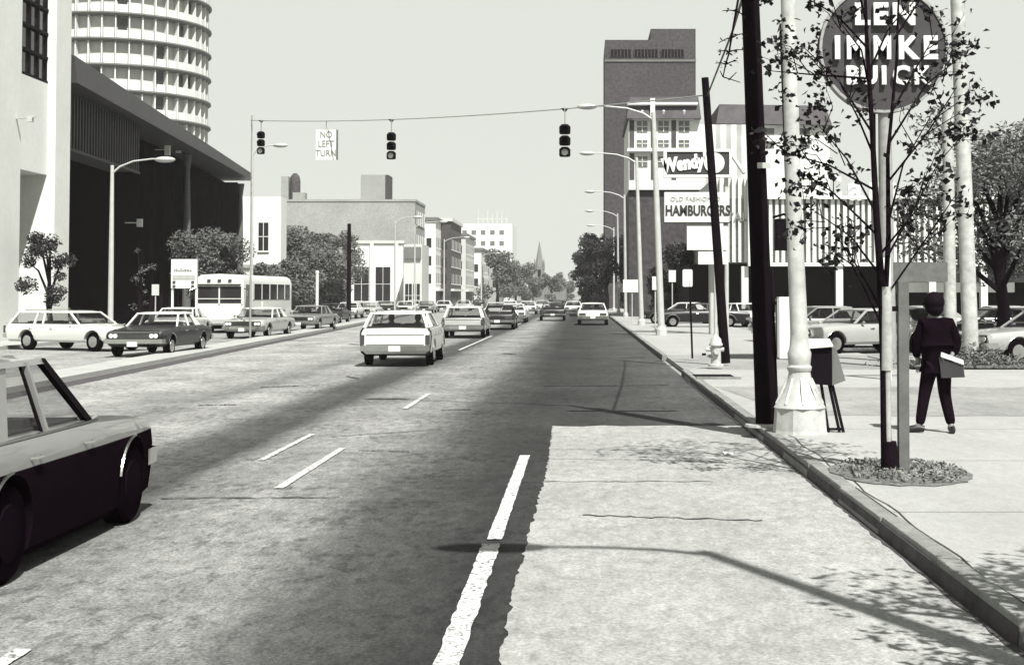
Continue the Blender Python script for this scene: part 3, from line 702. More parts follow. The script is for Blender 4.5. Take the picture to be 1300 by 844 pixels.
# ------------------------------------------------------------------ signs
def restaurant_signs():
    Y = 66
    X = lambda p: at(p,0,Y).x
    Z = lambda p: at(0,p,Y).z
    t = thing('restaurant_sign', (X(930), Y, WALKZ), 'stacked restaurant sign with scripted dark panel above a white hamburgers panel', 'sign')
    ox = X(930)
    x = lambda p: X(p)-ox
    z = lambda p: Z(p)-WALKZ
    MB().tube([(x(903),.3,0),(x(903),.3,z(190))], .14, 12).build('post', M['galv'], t, smooth=40)
    MB().tube([(x(922),.3,0),(x(922),.3,z(190))], .10, 12).build('post', M['galv'], t, smooth=40)
    MB().box(x(846), x(925), 0, .22, z(222), z(193)).build('upper_panel', M['sign_dark'], t)
    fr = MB(); fr.box(x(842),x(928),-.06,.26,z(193),z(189.5)); fr.box(x(842),x(928),-.06,.26,z(225.5),z(222)); fr.box(x(842),x(846),-.06,.26,z(222),z(193)); fr.box(x(925),x(928),-.06,.26,z(222),z(193))
    fr.build('upper_frame', M['white'], t)
    text('script_lettering', "Wendy's", .84, M['white'], t, (x(871), -.03, z(207.5)), rot=(pi/2, R(-8), 0), off=.055, sx=.78, shear=.1, ext=.03)
    dsk = MB(); dsk.tube([(x(906),-.05,z(207)),(x(906),-.005,z(207))], .48, 28); dsk.build('disc', M['white'], t)
    lp = MB(); lp.box(x(843), x(925), 0, .22, z(282), z(244)); lp.build('lower_panel', M['sign'], t)
    MB().box(x(842.5), x(925.5), -.02, .24, z(283.2), z(282.1)).build('lower_trim', M['ink'], t)
    text('lettering', 'OLD FASHIONED', .30, M['ink_pale'], t, (x(882), -.02, z(253)), off=.0, sx=1.0)
    text('lettering', 'HAMBURGERS', .66, M['ink'], t, (x(885), -.02, z(268)), off=.02, sx=.72)
    br = MB(); br.tube([(x(928),.1,z(196)),(x(943),-.3,z(221))], .09, 10); br.build('brace', M['galv'], t)
    t2 = thing('menu_board', (X(890), Y-.7, WALKZ), 'two plain white boards stacked under the hamburgers sign', 'sign')
    ox2 = X(890)
    MB().box(X(870)-ox2, X(921)-ox2, 0, .15, z(318), z(288)).build('panel', M['sign'], t2)
    MB().box(X(884)-ox2, X(921)-ox2, 0, .15, z(336), z(320)).build('panel', M['sign'], t2)
    MB().tube([(X(906)-ox2,.25,0),(X(906)-ox2,.25,z(290))], .08, 8).build('post', M['galv'], t2)
    # small white sign on thin post
    b = gnd(879, 455, WALKZ)
    t3 = thing('post_sign', (b.x, b.y, WALKZ), 'thin dark post carrying a small rounded white sign near the hydrant', 'sign')
    zt = at(0, 342, b.y).z-WALKZ; zb = at(0, 364, b.y).z-WALKZ; xx = at(872,0,b.y).x-b.x
    MB().tube([(0,0,0),(xx+.05,.03,zt-.02)], .028, 8).build('post', M['black'], t3)
    pm = MB(); w = .14; pm.poly([(xx-w,0,zb+.03),(xx-w+.03,0,zb),(xx+w-.03,0,zb),(xx+w,0,zb+.03),(xx+w,0,zt-.03),(xx+w-.03,0,zt),(xx-w+.03,0,zt),(xx-w,0,zt-.03)],(0,.02,0)); pm.build('plate', M['sign'], t3)
    # little signs far along the kerb
    for px0, px1, yt, yb, Y_, lab in ((791,814,355,371,95,'low white board across two lamp posts down the right kerb'),(828,836,351,368,72,'small upright white plate beside the nearest plain lamp post'),(849,858,343,358,96,'small pale sign on a post by the restaurant drive')):
        a = at(px0,yb,Y_); c = at(px1,yt,Y_)
        q = thing('small_sign', (a.x,Y_,WALKZ), lab, 'sign')
        MB().box(0,c.x-a.x,0,.06,a.z-WALKZ,c.z-WALKZ).build('plate', M['sign'], q); MB().tube([((c.x-a.x)/2,.1,0),((c.x-a.x)/2,.1,a.z)], .04, 8).build('post', M['galv'], q)
restaurant_signs()

def disc_sign():
    Y = 36.5; c = at(1122, 62, Y); r = 79/FPX*Y
    t = thing('dealer_sign', (c.x, Y, WALKZ), 'big round dark dealer sign on a grey post above the young tree', 'sign')
    z = c.z-WALKZ
    dm = MB(); dm.tube([(0,0,z),(0,.35,z)], r, 48); dm.build('disc', M['sign_dark'], t, smooth=40)
    rg = MB(); n = 40
    for k in range(n):
        a = 2*pi*k/n; a2 = 2*pi*(k+.98)/n
        rg.hexa([(cos(a)*(r+.0),-.04,z+sin(a)*(r+.0)),(cos(a2)*(r+.0),-.04,z+sin(a2)*r),(cos(a2)*r,.3,z+sin(a2)*r),(cos(a)*r,.3,z+sin(a)*r)],
                [(cos(a)*(r+.07),-.04,z+sin(a)*(r+.07)),(cos(a2)*(r+.07),-.04,z+sin(a2)*(r+.07)),(cos(a2)*(r+.07),.3,z+sin(a2)*(r+.07)),(cos(a)*(r+.07),.3,z+sin(a)*(r+.07))])
    rg.build('rim', M['greywall'], t)
    s = Y/FPX
    for ch, px in (('L',1093),('E',1117),('N',1147)): text('lettering', ch, 38*s, M['white'], t, ((px-1122)*s, -.08, z+42*s), off=.03, ext=.05, sx=1.05)
    for ch, px in (('I',1062),('M',1085),('M',1119),('K',1151),('E',1180)): text('lettering', ch, 40*s, M['white'], t, ((px-1122)*s, -.08, z-1*s), off=.03, ext=.05, sx=.78 if ch=='M' else .95)
    for ch, px in (('B',1081),('U',1102),('I',1121),('C',1143),('K',1169)): text('lettering', ch, 32*s, M['white'], t, ((px-1122)*s, -.08, z-36*s), off=.025, ext=.05)
    p = MB(); p.tube([(.1,.2,0),(.05,.2,z-r+.05)], [.22,.17], 14); p.build('post', M['greywall'], t, smooth=40)
    p = MB(); p.tube([(-.22,.25,z-r-2.0),(-.22,.25,z-r+.1)], .05, 8); p.build('conduit', M['black'], t)
disc_sign()

def grey_board():
    Y = 30; a = at(1135,358,Y); b = at(1203,333,Y)
    t = thing('lot_signboard', (a.x,Y,WALKZ), 'low plain grey board on white posts behind the walking person', 'sign')
    MB().box(0,b.x-a.x,0,.06,a.z-WALKZ,b.z-WALKZ).build('board', M['stake'], t)
    for x in (-.15,): MB().box(x-.08,x+.08,-.02,.1,0,b.z-WALKZ+.1).build('post', M['white'], t)
grey_board()

# posts at right with planting bed
for (pb, pt, w, lab) in ((((1233,462)),(1214,-40),19,'thick white post rising from the planting bed, taller of the pair'),((1207,452),(1203,140),15,'shorter white post just left of the tall one in the planting bed')):
    g = gnd(pb[0], pb[1], WALKZ); s = g.y/FPX
    tp = at(pt[0], pt[1], g.y)
    t = thing('white_post', (g.x, g.y, WALKZ), lab, 'post', 'white posts in the planting bed')
    MB().tube([(0,0,0),(tp.x-g.x,0,tp.z-WALKZ)], [w*s*.55, w*s*.48], 12).build('shaft', M['paintedpost'], t, smooth=40)
    MB().box(-w*s*.8,w*s*.8,-w*s*.8,w*s*.8,0,.12).build('base_plate', M['galv'], t)
def planting():
    g = gnd(1240, 466, WALKZ); random.seed(5)
    t = thing('planting_bed', (g.x, g.y, WALKZ), 'scruffy low planting around the white posts by the car lot', 'plants')
    mb = MB()
    for i in range(2600):
        x = random.gauss(0,.8); y = random.gauss(.5,.6); z = abs(random.gauss(0,.22))*max(.2,1-abs(x)/2)
        mb.leaf((x,y,z+.03), .14)
    mb.build('shrubs', M['leaf_mid'], t)
    MB().poly([(-1.6,-.5,.005),(1.9,-.6,.005),(2.0,1.7,.005),(-1.5,1.6,.005)],(0,0,.05)).build('soil', M['mulch'], t)
planting()

# left billboard and small signs
def billboard():
    Y = 66; a = at(217,366,Y); b = at(250,329,Y)
    t = thing('billboard', (a.x,Y,.13), 'white roadside signboard on two posts before the black building', 'sign')
    w = b.x-a.x; z0 = a.z-.13; z1 = b.z-.13
    MB().box(0,w,0,.2,z0,z1).build('board', M['sign'], t)
    MB().box(.08,w-.08,-.02,-.004,z0+.42,z0+.62).build('band', M['ink_pale'], t)
    for x in (.05,w-.02): MB().bar((x,.1,0),(x,.1,z0),.09).build('post', M['white'], t)
    sc = MB(); random.seed(3); x = .14
    while x < w-.25:
        k = random.uniform(.05,.1); sc.box(x,x+k,-.015,-.004,z0+.78,z0+.78+random.uniform(.05,.16)); x += k+.03
    sc.build('faded_wording', M['ink_mid'], t)
    for i,(x,z) in enumerate(((.15,z0+.1),(w-.18,z0+.1),(.15,z0+.3),(w-.18,z0+.3))): MB().box(x-.06,x+.06,-.05,-.004,z-.05,z+.04).build('bracket', M['ink'], t)
    t = thing('small_sign', (at(201,0,72).x,72,.13), 'small pale plate low before the black building', 'sign')
    z = at(0,375,72).z-.13; zz = at(0,361,72).z-.13
    MB().box(-.18,.18,0,.05,z,zz).build('plate', M['cream'], t); MB().bar((0,.06,0),(0,.06,z+.1),.05).build('post', M['galv'], t)
billboard()

# ------------------------------------------------------------------ poles
def utility_pole():
    b = gnd(973, 540, WALKZ); tp = at(948, -120, b.y)
    t = thing('utility_pole', (b.x, b.y, WALKZ), 'thick dark wooden utility pole at the kerb beside the ornate lamp post', 'pole')
    dx = tp.x-b.x; H = tp.z-WALKZ
    MB().tube([(0,0,0),(dx*.5,0,H*.5),(dx,0,H)], [.145,.13,.118], 16).build('shaft', M['pole_dark'], t, smooth=50)
    f = lambda py: (at(0,py,b.y).z-WALKZ)
    z = f(300); bx = MB(); bx.box(.13,.34,-.1,.12,f(318),f(278)); bx.build('signal_box', M['black'], t, bevel=.015)
    hd = MB(); hd.tube([(.1,0,f(276)),(.25,0,f(272)),(.36,0,f(276))],.02,6); hd.build('signal_bracket', M['black'], t)
    bx = MB(); bx.box(.16,.40,-.14,.12,f(455),f(377)); bx.build('meter_cabinet', M['white'], t, bevel=.01)
    MB().box(.14,.162,-.12,.1,f(453),f(379)).build('cabinet_side', M['galv'], t)
    MB().bar((.1,0,f(385)),(.3,0,f(385)),.04).build('bracket', M['black'], t)
    MB().bar((.1,0,f(448)),(.3,0,f(448)),.04).build('bracket', M['black'], t)
    MB().tube([(.155,.02,0),(.15+dx*.3,.02,H*.3)], .022, 8).build('conduit', M['black'], t)
    MB().box(-.9,.9,-.06,.06,H-.9,H-.75).build('crossarm', M['pole_dark'], t)
    st = MB(); st.box(-.02+dx*.45,.16+dx*.45,-.165,-.145,f(215),f(208)); st.build('pole_tag', M['galv'], t)
    # stone collar pad
    MB().lathe([(.34,.0),(.33,.03)], 14, (.03,-.12)).build('footing', M['conc'], t)
utility_pole()
def leaning_pole():
    b = gnd(921, 461, WALKZ); tp = at(895, 99, b.y)
    t = thing('utility_pole', (b.x,b.y,WALKZ), 'thinner dark leaning pole behind the fire hydrant', 'pole')
    MB().tube([(0,0,0),(tp.x-b.x,0,tp.z-WALKZ)], [.13,.095], 14).build('shaft', M['pole_dark'], t, smooth=50)
    return tp
lp_top = leaning_pole()

def ornate_lamp():
    b = gnd(1020, 552, WALKZ); b.y += .3
    t = thing('street_lamp', (b.x,b.y,WALKZ), 'ornate white lamp post with a flared octagonal base beside the utility pole', 'street lamp')
    s = b.y/FPX; f = lambda py: at(0,py,b.y).z-WALKZ
    MB().lathe([(.36,0),(.35,.04),(.33,f(519)),(.34,f(517))], 8, ph=pi/8).build('pedestal', M['paintedpost'], t)
    MB().lathe([(.335,f(516.9)),(.30,f(511)),(.20,f(495)),(.15,f(478)),(.14,f(472)),(.155,f(470)),(.16,f(466)),(.14,f(463)),(.15,f(455)),(.155,f(448)),(.13,f(442)),(.115,f(425))], 16).build('base_bell', M['paintedpost'], t, smooth=35)
    rb = MB()
    for k in range(8):
        a = 2*pi*k/8; rb.bar((.3*cos(a),.3*sin(a),f(512)),(.15*cos(a),.15*sin(a),f(480)),.03)
    rb.build('base_ribs', M['paintedpost'], t)
    H = 9.6; dx = (at(1001,0,b.y).x-at(1020,0,b.y).x)*1.3
    MB().tube([(0,0,f(426)),(dx*.25,0,H*.3),(dx*.5,0,H*.6),(dx,0,H)], [.115,.105,.095,.055], 16).build('shaft', M['paintedpost'], t, smooth=50)
    ar = MB(); ar.tube([(dx,0,H-.1),(dx-.5,.1,H+.25),(dx-1.4,.4,H+.45),(dx-2.5,.9,H+.35),(dx-3.1,1.3,H+.2)], [.05,.05,.045,.04,.035], 8); ar.build('arm', M['galv'], t, smooth=60)
    MB().ball((dx-3.35,1.45,H+.12), .36, 12, 8, (1.25,.5,.35)).build('luminaire', M['galv'], t, smooth=60)
    cn = MB(); cn.tube([(-.1,.0,f(440)),(dx*.5-.1,0,H*.55)], .012, 6); cn.build('cable', M['black'], t)
ornate_lamp()

def near_lamp():
    t = thing('street_lamp', (3.75,3.9,WALKZ), 'street lamp past the right edge whose arm throws the thin shadow across the road', 'street lamp')
    MB().tube([(0,0,0),(0,0,9.9)], [.13,.07], 12).build('shaft', M['paintedpost'], t, smooth=50)
    MB().tube([(0,0,9.7),(-.3,0,10.05),(-.7,0,10.2),(-1.25,.0,10.22)], [.05,.05,.045,.035], 8).build('arm', M['galv'], t, smooth=60)
    MB().ball((-1.5,0,10.2), .36, 12, 8, (1.3,.55,.35)).build('luminaire', M['galv'], t, smooth=60)
    MB().lathe([(.3,0),(.26,.4),(.15,.9)], 10).build('base', M['paintedpost'], t)
near_lamp()
def cobra(px_base, Y, h, arm, lab, side=-1, lean=0, z0=WALKZ, px=None, r=.1, grp='street lamps with curved arms'):
    x = at(px_base,0,Y).x if px is None else px
    t = thing('street_lamp', (x,Y,z0), lab, 'street lamp', grp)
    h -= z0
    MB().tube([(0,0,0),(lean*.5,0,h*.5),(lean,0,h)], [r*1.15,r,r*.7], 10).build('shaft', M['galv'], t, smooth=60)
    ar = MB(); ar.tube([(lean,0,h-.35),(lean+side*arm*.15,0,h-.05),(lean+side*arm*.4,0,h+.18),(lean+side*arm*.75,0,h+.28),(lean+side*arm*.9,0,h+.28)], [.05,.045,.04,.035,.03], 7); ar.build('arm', M['galv'], t, smooth=60)
    MB().ball((lean+side*(arm),0,h+.25), .42, 12, 8, (1.1,.55,.32)).build('luminaire', M['galv'], t, smooth=60)
    MB().lathe([(r*1.9,0),(r*1.8,.25),(r*1.2,.4)], 10).build('base', M['galv'], t)
    return t
cobra(839, 64, 10.2, 3.0, 'nearest tall plain lamp post down the right kerb', lean=-.35, r=.14)
cobra(814, 86, 10.3, 3.0, 'second tall plain lamp post down the right kerb', lean=-.3, r=.13)
cobra(794, 119, 10.4, 2.9, 'third plain lamp post down the right kerb', lean=-.1, r=.12)
cobra(785, 146, 10.4, 2.9, 'fourth plain lamp post down the right kerb', lean=-.1, r=.11)
cobra(779, 172, 10.2, 2.8, 'farthest plain lamp post seen down the right kerb', lean=0, r=.11)
cobra(145, 62, at(0,210,62).z, 2.3, 'lamp post with a curved arm in front of the black building', side=1, z0=.13, r=.11)
cobra(322, 86, at(0,190,86).z, 1.7, 'lamp post behind the motor coach near the end of the black building', side=1, z0=.12, r=.1)
cobra(528, 150, 9.5, 3, 'thin pale lamp post before the pale shop buildings on the left', side=1, z0=.1, r=.09)
cobra(565, 190, 9.5, 3, 'thin pale lamp post standing past the dark brick block', side=1, z0=.1, r=.1)
cobra(503, 125, 8.6, 2, 'thin pale lamp post over the small oncoming cars', side=1, z0=.1, r=.07)
cobra(612, 260, 9.5, 3, 'small distant lamp post before the far trees on the left', side=1, z0=.1, r=.12)
b = gnd(446, 398); t = thing('wooden_pole', (at(445,0,115).x,115,0), 'bare dark pole standing right of the big left tree', 'pole')
MB().tube([(0,0,0),(0,0,at(0,284,115).z)], [.2,.15], 10).build('shaft', M['pole_dark'], t)
t = thing('parking_post', (at(405,0,100).x,100,0), 'short white post before the big left tree', 'post')
MB().tube([(0,0,0),(0,0,at(0,346,100).z)], .11, 8).build('shaft', M['white'], t); MB().ball((0,0,at(0,346,100).z), .14, 8, 6).build('cap', M['white'], t)

# overhead wires and signals
t = thing('utility_pole', (at(321,0,62).x,62,.12), 'slim dark pole by the black building end that holds the signal wire', 'pole')
MB().tube([(0,0,0),(0,0,at(0,150,62).z)], [.05,.03], 8).build('shaft', M['wire_pale'], t)
LA = at(318, 153, 62); RA = Vector((lp_top.x+.05, lp_top.y, at(0,121,lp_top.y).z))
def wire_pt(px):
    # point of span whose image x = px (linear solve)
    lo, hi = 0, 1
    for _ in range(40):
        m_ = (lo+hi)/2; p = LA.lerp(RA, m_)
        if 740+p.x/p.y*FPX < px: lo = m_
        else: hi = m_
    k = (lo+hi)/2; p = LA.lerp(RA, k); p.z -= .75*4*k*(1-k)*.35; return p
wp = MB(); wp.tube([LA]+[wire_pt(x) for x in range(340, 885, 30)]+[RA], .018, 5)
setp(wp.build('span_wire', M['wire_pale']), 'span wire that carries the traffic signals across the street', 'wire')
def signal(px, lab, lit=2):
    p = wire_pt(px)
    t = thing('traffic_light', p, lab, 'traffic light', 'traffic signals hanging from the span wire')
    MB().bar((0,0,-.45),(0,0,.03),.04).build('hanger', M['wire_pale'], t); MB().poly([(-.12,0,.02),(.12,0,.02),(0,0,-.12)],(0,.03,0)).build('clamp', M['black'], t)
    for i in range(3):
        z = -.62-i*.34
        h = MB(); h.lathe([(.15,z-.14),(.17,z-.1),(.17,z+.08),(.1,z+.15)], 12); hs = h.build('housing', M['black'], t, smooth=40)
        vz = MB(); n = 8
        for k in range(n):
            a0 = pi*k/n; a1 = pi*(k+1)/n
            vz.add([(.12*cos(a0),-.16,z+.12*sin(a0)-.02),(.12*cos(a1),-.16,z+.12*sin(a1)-.02),(.12*cos(a1),-.33,z+.12*sin(a1)-.04),(.12*cos(a0),-.33,z+.12*sin(a0)-.04)],[(0,1,2,3)])
        vz.build('visor', M['black'], t)
        ln = MB(); ln.tube([(0,-.185,z-.02),(0,-.17,z-.02)], .1, 14); o = ln.build('lens', M['lens'] if i == lit else M['slot'], t)
        if i == lit: o['label'] = 'pale lower lens'
signal(330, 'leftmost hanging traffic light near the top of the black building'); signal(496, 'middle hanging traffic light over the street'); signal(717, 'rightmost hanging traffic light just left of the dark tower')
p = wire_pt(413)
t = thing('turn_sign', p, 'white square no left turn sign hanging from the span wire', 'sign')
s = p.y/FPX
MB().bar((0,0,-.35),(0,0,.02),.04).build('hanger', M['wire_pale'], t)
zt = at(0,165,p.y).z-p.z; zb = at(0,203,p.y).z-p.z; w = 13*s
MB().box(-w,w,-.02,.02,zb,zt).build('plate', M['sign'], t); MB().box(w,w+.06,-.03,.05,zb,zt).build('edge', M['stake'], t)
for i, tx in enumerate(('NO','LEFT','TURN')): text('lettering', tx, .36, M['ink_mid'], t, (0,-.03,zt-.2-i*(zt-zb)*.31), sx=.85, ext=.005)

# service wires from the leaning pole
wp = MB(); q = at(912, 82, 37.6); tp2 = at(930,-60,30)
wp.tube([lp_top+Vector((.05,0,-.5)), at(912,86,33), at(930,40,26), at(951,-30,19.6)], .022, 5)
setp(wp.build('service_wire', M['wire']), 'dark service wire running from the leaning pole to the thick utility pole', 'wire')

# hydrant
def hydrant():
    b = gnd(909, 465, WALKZ)
    t = thing('fire_hydrant', (b.x,b.y,WALKZ), 'pale fire hydrant on the pavement before the leaning pole', 'hydrant')
    MB().lathe([(.2,0),(.2,.05),(.13,.07),(.12,.5),(.17,.52),(.17,.56),(.14,.6),(.13,.68),(.06,.76),(.03,.80)], 16).build('barrel', M['hydrant'], t, smooth=40)
    for x0, x1 in ((-.25,-.1),(.1,.2)): MB().cylx(x0,x1,0,.42,.055,10).build('nozzle', M['hydrant'], t)
    MB().tube([(0,-.1,.38),(0,-.22,.38)], .075, 12).build('pumper_nozzle', M['hydrant'], t)
    MB().cylx(-.35,-.25,0,.3,.03,8).build('cap_chain', M['black'], t)
hydrant()

# newspaper box on a leaning wire stand
def newsbox():
    g = gnd(1052, 551, WALKZ); g.y += .25
    t = thing('newspaper_box', (g.x,g.y,WALKZ), 'black newspaper box with pale lid on splayed legs behind the lamp post', 'newspaper box')
    s = g.y/FPX; f = lambda py: at(0,py,g.y).z-WALKZ; x = lambda p: (p-1052)*s
    b = MB(); b.hexa([(x(1030),0,f(487)),(x(1060),-.05,f(489)),(x(1060),.35,f(487)),(x(1030),.35,f(487))],[(x(1027),0,f(443)),(x(1060),-.05,f(440)),(x(1060),.35,f(438)),(x(1027),.35,f(438))])
    b.build('box', M['black'], t, bevel=.01)
    sd = MB(); sd.hexa([(x(1060.5),-.04,f(489)),(x(1078),.0,f(483)),(x(1078),.28,f(483)),(x(1060.5),.3,f(489))],[(x(1060.5),-.04,f(441)),(x(1066),.0,f(441)),(x(1066),.28,f(441)),(x(1060.5),.3,f(441))]); sd.build('side_panel', M['sign_grey'], t)
    ld = MB(); ld.hexa([(x(1025),-.05,f(443)),(x(1061),-.1,f(439.8)),(x(1065),.4,f(434)),(x(1025),.4,f(434))],[(x(1025),-.05,f(441)),(x(1061),-.1,f(438)),(x(1065),.4,f(431)),(x(1025),.4,f(431))]); ld.build('lid', M['cream'], t)
    for a, c in ((1048,1056),(1058,1070),(1062,1075)):
        MB().bar((x(a),.05,f(488)),(x(c),.0,0),.035).build('leg', M['black'] , t)
    MB().bar((x(1052),0.02,.04),(x(1074),.02,.04),.03).build('foot_rail', M['black'], t)
newsbox()

# ------------------------------------------------------------------ young staked tree
def street_tree():
    random.seed(11)
    b = gnd(1131, 600, WALKZ); Y = b.y
    t = thing('young_tree', (b.x,Y,WALKZ), 'young staked street tree with sparse leaves in a round mulch bed', 'tree')
    P = lambda px, py, dy=0: at(px,py,Y+dy)-Vector((b.x,Y,WALKZ))
    tr = MB(); tr.tube([P(1128,604),P(1125,560),P(1123,470),P(1120,380),P(1113,280),P(1107,160),P(1100,40),P(1096,-80)], [.075,.055,.046,.042,.034,.026,.018,.01], 10)
    tr.tube([P(1122,420),P(1128,300,.1),P(1127,200,.2),P(1138,80,.3),P(1142,-40,.2)], [.03,.026,.02,.014,.008], 7)
    tips = []
    def branch(p0, p1, r, depth=0):
        mid = (p0+p1)/2+Vector((random.uniform(-.08,.08),random.uniform(-.12,.12),random.uniform(.0,.12)))
        tr.tube([p0,mid,p1],[r,r*.7,r*.3],5); tips.append((p1, p0))
        if depth < 2:
            for _ in range(2 if depth else 3):
                d = (p1-p0)*random.uniform(.3,.55); d.rotate(Matrix.Rotation(random.uniform(-1,1),3,'Y')); d.rotate(Matrix.Rotation(random.uniform(-.7,.7),3,'X'))
                s0 = p0.lerp(p1, random.uniform(.45,.95)); branch(s0, s0+d, r*.5, depth+1)
    for (a, c, dy) in (((1112,270),(1040,160),-.2),((1115,300),(1012,215),.3),((1110,200),(1068,110),.2),((1108,170),(1020,60),-.3),((1118,350),(1030,265),-.2),((1105,120),(1060,20),.3),
                       ((1124,330),(1200,190),.2),((1126,290),(1180,150),-.3),((1122,380),(1215,245),.1),((1128,230),(1215,110),.3),((1130,180),(1235,60),-.2),((1104,90),(1150,10),.2),
                       ((1120,395),(1062,300),.1),((1118,410),(1072,318),-.1),((1100,60),(1010,-10),.1),((1128,150),(1190,40),.4),((1108,240),(985,190),-.1),((1105,100),(975,90),0.2),((1120,320),(1170,260),-.5),((1100,30),(1080,-90),-.5),((1135,50),(1200,-60),.4)):
        branch(P(*a), P(c[0],c[1],dy), .013)
    tr.build('trunk', M['bark'], t, smooth=60)
    lf = MB()
    for p1, p0 in tips:
        for _ in range(random.randint(3,7)):
            q = p0.lerp(p1, random.uniform(.35,1.1))+Vector((random.gauss(0,.045),random.gauss(0,.07),random.gauss(0,.045)))
            lf.leaf(q, random.uniform(.06,.105), 1)
    # denser knots of leaves as in the photo
    for (px,py) in ((1010,60),(1045,85),(1000,120),(1080,30),(985,95),(1025,150),(1010,235),(1050,225),(1080,215),(1170,235),(1190,215),(1195,95),(1215,70),(1230,60),(1180,130),(1040,130),(1150,190),(1060,160),(1000,190),(1205,180),(1225,150),(1060,290),(1085,310),(1030,270),(1215,250),(1240,120),(1000,30)):
        c = P(px,py,random.uniform(-.4,.4))
        for _ in range(random.randint(10,22)): lf.leaf(c+Vector((random.gauss(0,.09),random.gauss(0,.12),random.gauss(0,.075))), random.uniform(.06,.105), 1)
    # high crown above the frame
    for _ in range(500):
        a = random.uniform(0,2*pi); r = random.random()**.5*.9
        lf.leaf(P(1110,-60)+Vector((r*cos(a), r*sin(a), random.uniform(-.1,.6))), random.uniform(.06,.105), 1)
    lf.build('crown', M['leaf_near'], t)
    wr = MB(); wr.tube([P(1126,470,-.01),P(1125,364,-.01)], [.062,.056], 12); o = wr.build('trunk_wrap', M['wrap'], t, smooth=50)
    wr = MB(); wr.tube([P(1128,600,-.03),P(1127,470,-.03)], [.03,.03], 8); wr.build('stem_guard', M['wrap'], t, smooth=50)
    wr = MB(); wr.tube([P(1131,602,-.03),P(1129,560,-.03)], [.1,.07], 10); wr.build('root_collar', M['bark'], t, smooth=50)
    st = MB(); a = P(1147,606); c = P(1146,357); st.bar(a, c, .105, .09); st.build('stake', M['stake'], t, bevel=.006)
    st = MB(); st.bar(P(1125,392), P(1146,392), .05); st.build('tie', M['black'], t)
    b2 = MB(); n = 40; pts = []
    for k in range(n):
        a_ = 2*pi*k/n; rr = 1+random.uniform(-.06,.06); pts.append(((.68*cos(a_)*rr)+.08, 1.0*sin(a_)*rr-.03, .004))
    base = b2
    base.poly(pts, (0,0,.008)); base.build('mulch_bed', M['mulch'], t)
    ch = MB()
    for _ in range(900):
        a_ = random.uniform(0,2*pi); r = random.random()**.5
        ch.leaf((.62*cos(a_)*r+.08, .92*sin(a_)*r-.03, random.uniform(.03,.06)), random.uniform(.04,.09))
    ch.build('mulch_chips', M['tan'], t)
    # twig hanging into view from a long bough
    tw = MB(); tips = []
    c0 = P(1098,-70); pts = [c0, P(1030,-110,.1), P(960,-60,0), P(938,-5,0), P(930,40,0), P(925,70,0), P(921,82,0)]
    tw.tube(pts, [.02,.018,.014,.013,.012,.01,.008], 6)
    for py, px in ((15,936),(48,930),(66,926),(82,922)):
        for sx in (-1,1):
            q = P(px,py); e = P(px+sx*random.uniform(10,20), py+random.uniform(-8,10)); tw.tube([q,(q+e)/2+Vector((0,0,.01)),e],[.008,.006,.004],5)
            for _ in range(4): lf2 = tw.leaf(e.lerp(q,random.uniform(-.1,.7))+Vector((0,random.gauss(0,.02),random.gauss(0,.02))), .05)
            for _ in range(3): tw.leaf(q+Vector((random.gauss(0,.015),random.gauss(0,.02),random.gauss(0,.02))), .06)
    for a_, c_ in (((918,98),(940,105)),((925,102),(935,92)),((918,98),(914,90))):
        tw.tube([P(*a_),P(*c_)],[.007,.004],5)
    tw.tube([P(921,82),P(918,98)],[.008,.006],5)
    tw.build('bough', M['bark'], t)
street_tree()

# ------------------------------------------------------------------ other trees
tree(at(1268,0,44).x, 44, WALKZ, 7.6, 5.4, 'dense broad tree over the car lot at the right edge', m='leaf_mid', n=520, sz=.2, seed=21, nc=24, low=.36)
tree(3.75, 6.0, WALKZ, 4.7, 2.7, 'sparse young street tree just outside the right edge shading the kerb', m='leaf_near', n=210, sz=.14, seed=77, nc=30, low=.42)
tree(at(1330,0,50).x, 50, WALKZ, 7.6, 5.0, 'dense tree cut by the right edge of the frame behind the lot', m='leaf_mid', n=420, sz=.22, seed=22, nc=18, low=.3)
tree(at(268,0,90).x, 90, .13, 5.8, 5.2, 'grey leafed tree in front of the black building behind the bus', m='leaf_mid', n=520, sz=.26, seed=23, nc=22)
tree(at(68,0,57).x, 57, .13, 4.4, 2.0, 'small leafy tree against the white corner building', m='leaf', n=900, sz=.16, seed=24, nc=14)
tree(at(183,0,60).x, 60, .13, 4.2, 1.2, 'thin sapling before the black building', m='leaf_mid', n=220, sz=.13, seed=25, nc=9)
for i, (px, Y, h, w, lab) in enumerate(((394,150,9.4,9,'largest bushy tree before the grey brick block'),(368,140,8,6.5,'lower tree left of the largest bushy tree'),(421,160,9,6.2,'tree at the right shoulder of the largest bushy tree'),(355,128,5,5,'dark low tree just past the white motor coach'))):
    tree(at(px,0,Y).x, Y, .1, h, w, lab, m='leaf_mid', n=380, sz=.42, seed=30+i, group='trees before the grey brick block', low=.12, nc=22)
for i, (px, Y, h, w, lab) in enumerate(((632,330,13,11,'full tree left of the church spire'),(655,370,11,10,'smaller tree between the lamp posts and the church'),(672,400,9,8,'small round tree at the foot of the church'),(700,420,9,8,'small tree at the right foot of the church'),(716,500,8,9,'far low tree where the street ends'))):
    tree(at(px,0,Y).x, Y, 0, h, w, lab, m='leaf_mid', n=130, sz=.8, seed=40+i, group='far trees at the street end', low=.15, nc=16)
